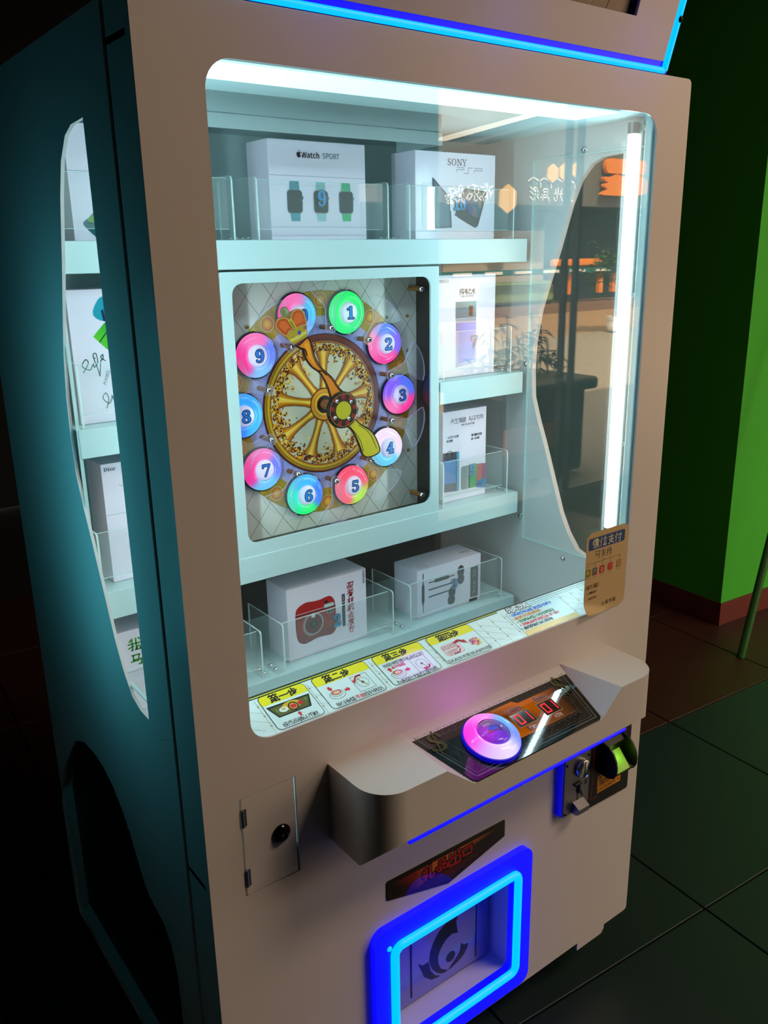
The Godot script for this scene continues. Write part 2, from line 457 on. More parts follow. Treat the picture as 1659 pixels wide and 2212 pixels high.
func room():
	mk("tile_green", Color(0.105, 0.165, 0.165), 0.42)
	mk("tile_red", Color(0.2, 0.09, 0.07), 0.5)
	mk("joint", Color(0.05, 0.055, 0.055), 0.9)
	mk("wall_dark", Color(0.06, 0.065, 0.06), 0.8)
	var wg := mk("wall_green", Color(0.2, 0.62, 0.1), 0.75)
	wg.normal_enabled = true; wg.normal_texture = noise_normal(8, 0.03, 3.0); wg.normal_scale = 0.3; wg.uv1_triplanar = true; wg.uv1_scale = Vector3(3, 3, 3)
	mk("skirt_red", Color(0.36, 0.12, 0.07), 0.5)
	mk("ceiling", Color(0.1, 0.1, 0.1), 0.9)
	var b := mb()
	b.box(Vector3(-3.5, -0.2, -4.0), Vector3(5.6, -0.012, 2.25))
	var fl := struct("floor", b, "joint", "dark arcade floor of square green tiles with a red border row by the green wall", "floor")
	# the tiles: one shared mesh per colour, laid on the turned grid
	var s := 0.51
	var a := deg_to_rad(TILT)
	var bs := Basis(Vector3(cos(a), 0, sin(a)), Vector3.UP, Vector3(-sin(a), 0, cos(a)))
	var meshes := {}
	for kind in ["tile_green", "tile_red"]:
		var t := mb(); t.box(Vector3(0.0015, -0.02, 0.0015), Vector3(s - 0.0015, 0, s - 0.0015), 0.002); meshes[kind] = t.mesh(M[kind])
	for i in range(-5, 9):
		for j in range(-5, 4):
			var p := grid(i * s, j * s)
			if p.x < -3.0 or p.x > 5.0 or p.z < -3.4 or p.z > 1.7: continue
			var o := MeshInstance3D.new(); o.name = "tile"; o.mesh = meshes["tile_red" if j <= -2 else "tile_green"]
			fl.add_child(o, true); o.transform = Transform3D(bs, p)
	b = mb(); b.box(Vector3(-3.5, 2.9, -4.0), Vector3(5.6, 3.05, 2.3)); struct("ceiling", b, "ceiling", "dark ceiling of the arcade above the machine", "ceiling")
	b = mb(); b.box(Vector3(-3.6, 0, -4.0), Vector3(-3.45, 2.9, 2.3)); struct("wall_left", b, "wall_dark", "dark wall at the left end of the arcade", "wall")
	b = mb(); b.box(Vector3(-3.6, 0, -4.1), Vector3(5.6, 2.9, -3.95)); struct("wall_back", b, "wall_dark", "unlit dark wall deep behind the machine", "wall")
	b = mb(); b.box(Vector3(5.5, 0, -4.0), Vector3(5.65, 2.9, 2.3)); struct("wall_side", b, "wall_dark", "dark wall beyond the green one", "wall")
	b = mb(); b.box(Vector3(-3.6, 0, 2.2), Vector3(1.84, 2.9, 2.3)); b.box(Vector3(1.84, 2.62, 2.2), Vector3(5.6, 2.9, 2.3))
	struct("wall_front", b, "wall_dark", "dark inner wall beside the wide shop opening, seen in the glass", "wall")
	# green wall block with its near corner at (1.845, -0.714)
	b = mb(); b.xf = Transform3D(bs, Vector3(1.845, 0, -0.714)); b.box(Vector3(0, 0, -2.6), Vector3(3.6, 2.9, 0))
	struct("wall_right", b, "wall_green", "bright green painted wall lit from above, right of the machine", "wall")
	b = mb(); b.xf = Transform3D(bs, Vector3(1.845, 0, -0.714)); b.box(Vector3(-0.003, 0, -2.6), Vector3(3.6, 0.084, 0.004), 0.001)
	struct("baseboard_right", b, "skirt_red", "red-brown painted skirting band at the foot of the green wall", "baseboard")
	# unseen ceiling lamp, out of view, placed to light the machine's front
	var lamp := thing("unseen_ceiling_lamp", "unseen flat warm ceiling lamp, out of view, placed to light the machine front", "lamp", Vector3(1.5, 2.9, 1.5))
	b = mb(); b.box(Vector3(0.87, 2.86, 1.17), Vector3(2.13, 2.9, 1.83), 0.006); part("housing", b, "black", lamp)
	b = mb(); b.box(Vector3(0.9, 2.85, 1.2), Vector3(2.1, 2.86, 1.8)); part("diffuser", b, "warm_panel", lamp)
	var spot := thing("unseen_wall_lamp", "unseen green tinted lamp, out of view, placed to light the green wall", "lamp", Vector3(3.0, 2.9, 0.6))
	b = mb(); b.tube([Vector3(3.0, 2.9, 0.62), Vector3(3.0, 2.3, 0.62)], 0.015); b.box(Vector3(2.68, 2.05, 0.57), Vector3(3.32, 2.36, 0.66), 0.01); part("housing", b, "black", spot)
	b = mb(); b.box(Vector3(2.7, 2.07, 0.56), Vector3(3.3, 2.34, 0.57)); part("lamp_glass", b, glow("unseen_wall_glow", Color(0.75, 1.0, 0.6), 1.0), spot)
	var tl := thing("unseen_teal_lamp", "unseen upright teal tube on a black post, out of view, placed to light the machine side", "lamp", Vector3(-0.6, 0, -0.25))
	b = mb(); b.box(Vector3(-0.65, 0, -0.29), Vector3(-0.605, 1.4, -0.21), 0.004); b.box(Vector3(-0.75, 0, -0.38), Vector3(-0.5, 0.02, -0.12), 0.004); part("post", b, "black", tl)
	b = mb(); b.tube([Vector3(-0.588, 0.74, -0.25), Vector3(-0.588, 1.22, -0.25)], 0.013); part("light_tube", b, "teal_tube", tl)
	# the thin green pole that leans by the wall
	b = mb()
	b.tube([Vector3(1.683, 0.0, -0.532), Vector3(1.91, 0.85, -0.536), Vector3(2.138, 1.7, -0.54)], 0.0125, 12)
	solo("leaning_pole", b, mk("pole_green", Color(0.16, 0.36, 0.12), 0.4), "thin dark green pole leaning against the green wall", "pole")

func leaf_mat(key, c):
	var m := mk(key, c, 0.5); m.backlight_enabled = true; m.backlight = c * 0.5; return m

func leaf(b: MB, at: Vector3, dir: Vector3, l: float, w: float, droop: float):
	var side := dir.cross(Vector3.UP).normalized()
	var rows := []
	for i in 5:
		var t := i / 4.0
		var p := at + dir * l * t + Vector3(0, -droop * t * t * l, 0)
		var hw := w * sin(PI * clampf(t * 0.92 + 0.06, 0, 1))
		rows.append([p - side * hw + Vector3(0, hw * 0.3, 0), p, p + side * hw + Vector3(0, hw * 0.3, 0)])
	b.strip(rows)

func street():
	mk("paving", Color(0.62, 0.58, 0.52), 0.8); mk("road", Color(0.66, 0.53, 0.38), 0.85); mk("kerb", Color(0.72, 0.68, 0.62), 0.8)
	mk("tan_render", Color(0.64, 0.57, 0.5), 0.85); mk("fascia_grey", Color(0.42, 0.42, 0.41), 0.7); mk("shop_dark", Color(0.12, 0.15, 0.16), 0.6)
	mk("orange_sign", Color(0.95, 0.55, 0.02), 0.4); mk("white_sign", Color(0.95, 0.95, 0.95), 0.5); mk("teal_board", Color(0.05, 0.42, 0.42), 0.5)
	mk("planter_stone", Color(0.42, 0.4, 0.28), 0.8); mk("frame_dark", Color(0.03, 0.03, 0.03), 0.4); mk("brick_red", Color(0.5, 0.38, 0.3), 0.85)
	leaf_mat("leaf_a", Color(0.1, 0.2, 0.1)); leaf_mat("leaf_b", Color(0.2, 0.34, 0.12))
	var b := mb(); b.box(Vector3(-12, -0.25, 2.3), Vector3(45, -0.02, 8.6)); struct("pavement", b, "paving", "pale paved forecourt outside, reflected in the glass", "pavement")
	b = mb(); b.box(Vector3(-12, -0.27, 8.6), Vector3(45, -0.04, 12.3)); struct("road", b, "road", "warm sunlit road outside, reflected in the glass", "road")
	b = mb(); b.box(Vector3(-12, -0.2, 12.3), Vector3(45, 0.12, 12.6)); b.box(Vector3(-12, -0.2, 12.6), Vector3(45, 0.1, 14.0)); struct("kerb", b, "brick_red", "brick kerb across the road, reflected in the glass", "kerb")
	# building across the road
	var fa := thing("shop_building", "tan building with dark shopfront across the road, reflected in the glass", "building", Vector3(18, 0, 13.2))
	b = mb(); b.xf = Transform3D(Basis.IDENTITY, Vector3(0, 0, 13.2))
	b.prism(MB.pts([11.0, 3.35, 11.0, 9.0, 45.0, 9.0, 45.0, 5.6, 17.5, 4.9]), 0, 4.0)
	part("upper_wall", b, "tan_render", fa)
	b = mb(); b.box(Vector3(11, 2.26, 13.0), Vector3(45, 3.4, 13.4)); b.box(Vector3(11.0, 3.4, 13.3), Vector3(45, 5.6, 13.5)); part("fascia", b, "fascia_grey", fa)
	b = mb(); b.box(Vector3(5, 0, 14.4), Vector3(45, 2.3, 14.6)); b.box(Vector3(5, 2.2, 13.4), Vector3(45, 2.3, 14.6)); part("shopfront", b, "shop_dark", fa)
	b = mb(); b.box(Vector3(12.0, 0.1, 13.9), Vector3(15.2, 1.75, 14.3)); part("pale_panel", b, "kerb", fa)
	b = mb(); b.box(Vector3(12.8, 0.12, 13.2), Vector3(14.9, 0.62, 13.7), 0.1); part("green_box", b, mk("pale_green", Color(0.5, 0.6, 0.38), 0.7), fa)
	b = mb(); b.box(Vector3(11, 0.78, 12.9), Vector3(45, 0.9, 13.0)); part("name_board", b, "teal_board", fa)
	for k in 14:
		b = mb(); b.box(Vector3(11.4 + k * 0.9, 0.81, 12.86), Vector3(11.9 + k * 0.9, 0.87, 12.9)); part("lettering", b, "white_sign", fa)
	b = mb(); b.box(Vector3(14.6, 0.92, 13.0), Vector3(16.3, 1.1, 13.2), 0.05); part("orange_canopy", b, "orange_sign", fa)
	b = mb(); b.box(Vector3(18.3, 0.98, 13.0), Vector3(19.2, 1.15, 13.2), 0.03); part("orange_canopy", b, "orange_sign", fa)
	for x in [15.1, 16.2, 16.7]:
		b = mb(); b.box(Vector3(x, 0.3, 13.0), Vector3(x + 0.14, 0.78, 13.1)); part("orange_post", b, "orange_sign", fa)
	b = mb(); b.xf = Transform3D(Basis.IDENTITY, Vector3(0, 0, 13.1)); b.pg([11.15, 3.36, 17.4, 4.92, 17.4, 5.02, 11.15, 3.46], Color.WHITE); part("cornice", b, "white_sign", fa)
	# signs on the fascia across the road; they read towards the shop, so the machine's glass shows them mirrored
	var mir := Basis(Vector3(-1, 0, 0), Vector3(0, 1, 0), Vector3(0, 0, -1))
	var wh := Color(0.96, 0.97, 1.0)
	var hex := thing("hexagon_sign", "orange hexagon sign plates on the grey fascia, reflected", "sign", Vector3(14.6, 2.9, 12.95))
	for k in [[14.37, 2.92, 0.2], [14.76, 2.96, 0.2], [15.13, 3.01, 0.17], [13.0, 2.36, 0.3]]:
		b = mb(); b.xf = Transform3D(mir, Vector3(k[0], k[1], 12.99)); b.prism(MB.ell(0, 0, k[2] * 0.92, k[2], 6, PI / 6), 0, 0.05)
		part("hexagon", b, mk("hex_plate", Color(0.98, 0.8, 0.45), 0.5), hex)
	var ws := thing("white_character_sign", "row of small white characters under the hexagon plates, reflected", "sign", Vector3(14.4, 2.5, 12.95))
	b = mb(); b.eps = 0.004; b.xf = Transform3D(mir, Vector3(0, 0, 12.98))
	var cx := [14.95, 14.6, 14.17, 13.83]
	for i in 4:
		han(b, ["星", "光", "异", "彩"][i], 0.26, -cx[i], 2.49, wh, 0.03)
		b.ln([-cx[i] - 0.2, 2.62, -cx[i] - 0.17, 2.74, -cx[i] + 0.05, 2.82, -cx[i] + 0.2, 2.74], 0.03, wh)
	part("lettering", b, "print_matt", ws)
	var gs := thing("arcade_character_sign", "four large white characters on the facade, reflected", "sign", Vector3(11.9, 2.45, 12.95))
	b = mb(); b.eps = 0.004; b.xf = Transform3D(mir, Vector3(0, 0, 12.98))
	for i in 4: han(b, ["游", "乐", "设", "备"][i], 0.33, -(12.4 - i * 0.325), 2.48 - i * 0.03, wh, 0.035)
	part("lettering", b, "print_matt", gs)
	var og := thing("orange_letter_sign", "big rounded orange letters on the grey fascia, reflected", "sign", Vector3(16.6, 2.7, 12.95))
	b = mb(); b.xf = Transform3D(Basis.IDENTITY, Vector3(0, 0, 12.82))
	b.prism(MB.rr(16.0, 2.98, 17.5, 3.3, 0.15), 0, 0.1)
	b.prism(MB.curve([16.0, 2.5, 17.5, 2.55, 17.5, 2.9, 17.0, 2.98, 16.7, 2.92, 16.4, 2.97, 16.2, 2.9, 15.98, 2.9, 15.98, 2.82, 16.1, 2.78, 15.98, 2.74, 15.98, 2.68, 16.1, 2.64, 15.98, 2.58], true, 3), 0, 0.1)
	part("letter", b, "orange_sign", og)
	# door frame of the opening
	var df := thing("glass_door_frame", "slim dark frame bars of the glass door, reflected in the machine", "door", Vector3(2.73, 0, 2.25))
	for x in [2.705, 2.79]:
		b = mb(); b.box(Vector3(x, 0, 2.22), Vector3(x + 0.016, 2.62, 2.26), 0.002); part("bar", b, "frame_dark", df)
	# planter with leafy plants
	var pl := thing("planter_box", "long stone planter full of leafy plants outside the opening, reflected", "planter", Vector3(3.1, 0, 2.7))
	b = mb(); b.box(Vector3(2.55, 0.0, 2.5), Vector3(3.25, 0.5, 3.0), 0.02); part("box", b, "shop_dark", pl)
	b = mb(); b.box(Vector3(2.5, 0.49, 2.45), Vector3(3.3, 0.56, 3.05), 0.015); part("rim", b, "planter_stone", pl)
	b = mb(); b.box(Vector3(2.56, 0.18, 2.47), Vector3(2.98, 0.33, 2.5), 0.01); part("orange_panel", b, "orange_sign", pl)
	var rng := RandomNumberGenerator.new(); rng.seed = 11
	b = mb()
	var stem := mb()
	for k in 26:
		var base := Vector3(rng.randf_range(2.56, 3.24), 0.54, rng.randf_range(2.52, 2.95))
		var hgt := rng.randf_range(0.06, 0.2)
		if absf(base.x - 2.95) < 0.09: hgt += 0.2
		if absf(base.x - 3.15) < 0.05: hgt += 0.14
		var top := base + Vector3(rng.randf_range(-0.05, 0.05), hgt, rng.randf_range(-0.04, 0.04))
		stem.tube([base, base.lerp(top, 0.6) + Vector3(0.01, 0, 0), top], 0.003, 6)
		for l in 9:
			var t := rng.randf_range(0.35, 1.0)
			var an := rng.randf() * TAU
			leaf(b, base.lerp(top, t), Vector3(cos(an), rng.randf_range(0.1, 0.6), sin(an)).normalized(), rng.randf_range(0.05, 0.1), rng.randf_range(0.009, 0.016), rng.randf_range(0.2, 0.9))
	var fo := part("foliage", b, "leaf_a", pl); fo.set_meta("kind", "stuff")
	part("stem", stem, "leaf_a", pl)
	# pot tree on the road side
	var pt := thing("potted_tree", "small tree in a blue and white pot on the forecourt, reflected", "plant", Vector3(10.9, 0, 8.3))
	b = mb(); b.xf = Transform3D(Basis(Vector3(1, 0, 0), Vector3(0, 0, -1), Vector3(0, 1, 0)), Vector3(10.9, 0, 8.3))
	b.lathe([[0.0, 0.22], [0.13, 0.22], [0.13, 0.24], [0.16, 0.24], [0.16, 0.2], [0.14, 0.18], [0.15, 0.1], [0.13, 0.03], [0.11, 0.0], [0.0, 0.0]], 28)
	part("pot", b, "white_sign", pt)
	b = mb(); b.tube([Vector3(10.9, 0.2, 8.3), Vector3(10.91, 0.6, 8.32), Vector3(10.9, 0.9, 8.3)], 0.03, 8); part("trunk", b, "frame_dark", pt)
	b = mb()
	for k in 420:
		var q := Vector3(rng.randfn(), rng.randfn() * 0.55, rng.randfn()) * 0.34
		var an := rng.randf() * TAU
		leaf(b, Vector3(10.9, 1.02, 8.3) + q * 0.8, Vector3(cos(an), 0.3, sin(an)).normalized(), 0.14, 0.035, 0.5)
	var cr := part("foliage", b, "leaf_b", pt); cr.set_meta("kind", "stuff")


# ------------------------------------------------------------------ characters as pen strokes on a ten by ten grid
# A stroke is a run of digit pairs (x right, y down); «part@abcd» puts another character into the box a,b - c,d.
const G := {
"口": "1282871712", "日": "2171792921 2575", "目": "2171792921 2474 2676", "田": "1181881811 5158 1585", "木": "0393 5059 5309 5399", "扌": "0383 5059 5938 0675",
"氵": "1142 0435 0937", "讠": "2041 144448 4876", "亻": "6014 3339", "钅": "4013 2272 1585 4249 4977", "礻": "4152 1373 7306 4549 5577", "纟": "502353 5326 2676 0978",
"石": "0191 4106 3484 8489 8939 3934", "攵": "3014 2282 8209 3499", "又": "1181 8109 2399", "殳": "303314 3070 707393 1585 8509 2599", "寸": "0292 707949 2546", "土": "2474 5159 0898",
"车": "1181 4115 1585 5359 0797", "斤": "7021 2125 2509 2484 6469", "月": "2171 7179 2126 2609 2474 2777", "女": "402689 7309 0393", "心": "1428 3639 3979 7976 5355 7487",
"禾": "7021 0393 5159 5309 5399", "竹": "2005 1343 3339 6045 5393 7379",
"一": "0595", "二": "2272 0898", "三": "1282 2575 0898", "四": "0191980801 3135 3526 6166 6686", "第": "竹@0093 148486161898 9889 5459 4709", "步": "5054 5282 2224 0494 5458 3517 8519 6777",
"投": "扌@0049 殳@4099", "币": "1190 1318 139398 9878 5059", "后": "8021 2125 2509 2393 口@3499", "确": "石@0049 6043 5181 8163 4349 4393 9399 4595 4797 7379", "认": "讠@0049 6064 6449 6499",
"数": "木@0045 女@0449 攵@5099", "按": "扌@0049 6061 4393 4344 9394 女@4499", "住": "亻@0039 6071 4393 4696 4999 7379", "键": "钅@0039 5181 4393 5585 4797 7079 3153 3899",
"不": "0191 5106 5259 5496", "放": "2131 0343 2225 2509 2444 4448 4838 攵@5099", "指": "扌@0049 5053 5393 8151 日@4599", "针": "钅@0049 4494 7079", "转": "车@0049 5181 4393 7155 5585 8578 6899",
"动": "1141 0343 2308 0848 3659 5393 9399 9989 7059", "当": "5053 1133 8163 1484 8489 1989 2686", "到": "0151 2113 1343 0545 2529 0949 7077 9099 9979", "意": "5051 1181 3123 6153 0393 日@2376 心@0699",
"向": "4021 1219 1292 9299 9979 口@3478", "礼": "礻@0059 6069 6999 9997", "品": "口@2075 口@0449 口@5499", "孔": "1141 4123 2339 3918 0554 6069 6999 9997", "位": "亻@0039 6071 4292 5456 8467 4999",
"时": "日@0148 寸@4099", "松": "木@0049 6043 7093 6447 4797 8598", "开": "1181 0494 3135 3509 7179", "如": "女@0049 口@5299", "果": "日@1085 0696 5459 5609 5699", "卡": "5054 5282 0494 5459 5587",
"进": "4282 3595 5157 5749 8288 1123 0333 3337 3709 1899", "即": "日@0046 0639 3649 5191 9196 9676 5159", "中": "1282871712 5059", "奖": "3035 0113 0433 6042 5181 8154 0696 5509 5699",
"在": "0191 4007 2529 土@3499", "出": "1114 1484 8481 5058 0509 0999 9995", "处": "3004 2252 5208 1449 4999 7077 7295", "拿": "5002 5092 2272 口@2366 2666 1888 5659 5949",
"行": "4012 4215 3339 5282 4494 7479 7959", "兑": "2032 7062 1383861613 4609 6669 6999 9997", "现": "0141 0444 0848 2128 5156 5191 9196 7276 7649 7679 7999 9998", "攻": "0141 2127 0847 攵@4099",
"略": "田@0138 6043 5181 8148 5499 口@5699", "打": "扌@0049 4191 7079 7959", "盒": "5002 5092 3262 口@2365 1787 1719 8789 4749 6769 0999", "取": "0151 1118 4149 1444 1747 0848 又@5199",
"内": "1219 1292 9299 9989 5155 5528 5577", "使": "亻@0039 4191 口@4375 7159 5699", "用": "2127 2709 2181 8189 8979 2484 2686 5159", "说": "讠@0039 4052 8062 口@4386 5649 7679 7999 9997",
"明": "日@0147 月@4099", "所": "4011 1115 1509 1444 4414 斤@4099", "均": "土@0149 6043 5191 9199 9979 6374 5585", "小": "5059 5949 2307 7398", "验": "0141 4134 1215 1545 4549 4939 0838 7045 7095 5575 5557 6678 8577 4999",
"证": "讠@0039 4191 7179 7595 5459 4999", "有": "0292 4006 3439 3484 8489 3686 3888", "为": "2132 1393 9399 9979 5009 6577", "原": "1191 1115 1509 日@3286 6669 4638 7698", "装": "3034 0113 5191 7054 4474 0696 5609 5699 5556",
"正": "1191 5159 5585 2429 0999", "假": "亻@0029 3138 3161 6164 6434 3636 6191 9194 9464 6696 6949", "赔": "目@0047 1709 3749 7071 5292 6375 8374 5595 口@5699", "十": "0595 5059", "最": "日@1083 0494 1419 4449 1646 0848 又@5499",
"终": "纟@0049 6044 5181 8146 5599 7677 7899", "解": "3012 2152 1318 1353 5359 1555 1757 6090 9094 7044 5696 7549 5797 7559", "释": "3012 0444 3149 2406 又@5196 6696 5898 7559", "权": "木@0049 又@4199",
"归": "1118 3109 5191 9199 5595 5999", "本": "0393 5059 5408 5498 3777", "公": "4005 6095 4528 2888 6898", "司": "1181 8189 8969 1363 口@1469", "付": "亻@0039 寸@3199",
"微": "2003 3105 2529 4044 4464 6460 5054 3575 4649 4666 6669 攵@6099", "信": "亻@0039 6071 4292 5484 5686 口@4799", "支": "1282 5054 又@1499", "可": "0191 8189 8969 口@1376", "持": "扌@0049 土@4094 4595 8589 8969 5767",
"操": "扌@0049 口@5083 口@4366 口@6396 4797 7559 7749 7799", "作": "亻@0039 5044 4292 6269 6484 6686", "流": "氵@0039 6071 4292 7254 5494 5549 7579 9599", "程": "禾@0049 口@5094 5595 5797 4999 7559",
"云": "2171 0494 4418 1888 7699", "器": "口@0043 口@5093 0595 5428 口@0649 口@5699", "入": "4052 5209 5299", "纸": "纟@0049 8051 5159 5978 5595 7188 9997", "元": "2171 0494 3409 6469 6999 9997",
"纯": "纟@0049 4191 7078 7899 9997 4346 4696 9693", "净": "1022 0726 6043 5181 8163 4383 8386 3595 4686 7379 7969", "之": "4051 1282 8226 2609 0799", "水": "5059 1343 4308 8155 5498",
"天": "2181 0494 5109 5599", "生": "3004 2282 2575 0999 5059", "骄": "0141 4134 1215 1545 4549 0838 8051 4393 7046 7398 6569 8589", "傲": "亻@0029 2262 2555 4045 4629 4559 5939 攵@6099",
"与": "3035 3282 3585 8589 8969 0676", "众": "5003 5093 2509 2448 7459 7499", "同": "1119 1191 9199 3272 口@3477", "带": "0191 2024 5024 8084 0595 0507 2729 2787 8789 5459", "着": "2032 7062 0292 2474 0595 5106 目@2699",
"相": "木@0049 目@5199", "机": "木@0049 5155 5549 5181 8188 8899 9997", "去": "2272 5155 0595 5518 1888 7799", "旅": "2031 0242 2209 2444 4448 4938 6043 5292 6369 7355 6599 8577", "我": "3012 0494 3139 3929 0746 6069 6999 9997 8091 8659",
"马": "1171 7164 2125 2585 8589 8969 0666", "星": "日@2074 2534 2585 2777 0999 5459", "光": "5053 1123 8173 0494 3409 6469 6999 9997", "异": "1171 7173 1373 1115 1585 0797 3509 7579",
"彩": "5011 1113 3233 5143 0545 2549 2508 2548 9062 9365 9769", "游": "氵@0029 4041 2252 3209 3444 4448 6044 5292 5484 8465 7579 5797", "乐": "7021 2125 2585 5159 5938 3608 6598", "设": "讠@0039 殳@4099", "备": "3013 2171 7108 2395 田@2599",
"始": "女@0049 6144 4484 7295 口@4699", "间": "1011 1219 2292 9299 9989 日@3378"}

func strokes(ch: String, lo: Vector2, hi: Vector2, out: Array):
	for w in G.get(ch, "口@0099").split(" ", false):
		var at: int = w.find("@")
		if at > 0:
			var q: String = w.substr(at + 1)
			var f := (hi - lo) / 9.0
			strokes(w.substr(0, at), lo + Vector2(int(q[0]), int(q[1])) * f, lo + Vector2(int(q[2]), int(q[3])) * f, out)
			continue
		var p := PackedVector2Array()
		for i in range(0, w.length() - 1, 2): p.append(lo + Vector2(int(w[i]), int(w[i + 1])) / 9.0 * (hi - lo))
		out.append(p)

# writes characters (and plain latin letters and digits) centred on x, y
func han(b: MB, s: String, size: float, x: float, y: float, color: Color, w: float, L := 0, gap := 1.08, vertical := false, rot := 0.0, slant := 0.0):
	var adv := []
	var total := 0.0
	for ch in s:
		var a := size * gap * (1.0 if G.has(ch) else 0.5)
		adv.append(a); total += a
	var at := -total * 0.5
	for i in s.length():
		var c: float = at + adv[i] * 0.5
		at += adv[i]
		var off := Vector2(0, -c) if vertical else Vector2(c, 0)
		var ch := s[i]
		if ch == " ": continue
		if not G.has(ch):
			var o := off.rotated(rot)
			b.txt(ch, "sans_bold", size * 0.72, x + o.x, y + o.y + (-size * 0.35 if ch in ",." else 0.0), color, L, 1.0, rot)
			continue
		var st := []
		strokes(ch, Vector2.ZERO, Vector2.ONE, st)
		for p in st:
			var q := PackedVector2Array()
			for v in p:
				var r := Vector2((v.x - 0.5) * size + (0.5 - v.y) * size * slant, (0.5 - v.y) * size) + off
				q.append(r.rotated(rot) + Vector2(x, y))
			b.ln(q, w, color, L)

# ------------------------------------------------------------------ the cabinet
var mach: Node3D
const D_WIN := [-0.108, 1.402, -0.146, 1.400, -0.168, 1.392, -0.19, 1.37, -0.207, 1.335, -0.229, 1.268, -0.25, 1.21, -0.266, 1.165, -0.277, 1.11, -0.279, 1.06, -0.276, 1.015, -0.262, 0.975, -0.245, 0.935, -0.222, 0.875, -0.2, 0.818, -0.182, 0.785, -0.16, 0.758, -0.135, 0.749, -0.108, 0.748]
const ARCH := [-0.55, 0.44, -0.5, 0.495, -0.45, 0.545, -0.4, 0.567, -0.35, 0.57, -0.317, 0.566, -0.283, 0.553, -0.256, 0.533, -0.23, 0.505, -0.209, 0.471, -0.19, 0.443, -0.178, 0.433, -0.13, 0.42, -0.112, 0.4, -0.1, 0.36, -0.095, 0.13, -0.6, 0.13, -0.6, 0.35]

func screw(b: MB, at: Vector3, nrm: Vector3, r: float):   # pan head with a dark cross socket left to shading
	var keep := b.xf
	var up := Vector3.UP if absf(nrm.y) < 0.9 else Vector3.RIGHT
	var x := up.cross(nrm).normalized()
	b.xf = Transform3D(Basis(x, nrm.cross(x), nrm), at)
	b.lathe([[0.0, r * 0.25], [r * 0.32, r * 0.25], [r * 0.36, r * 0.7], [r * 0.75, r * 0.5], [r, 0.0]], 16)
	b.xf = keep

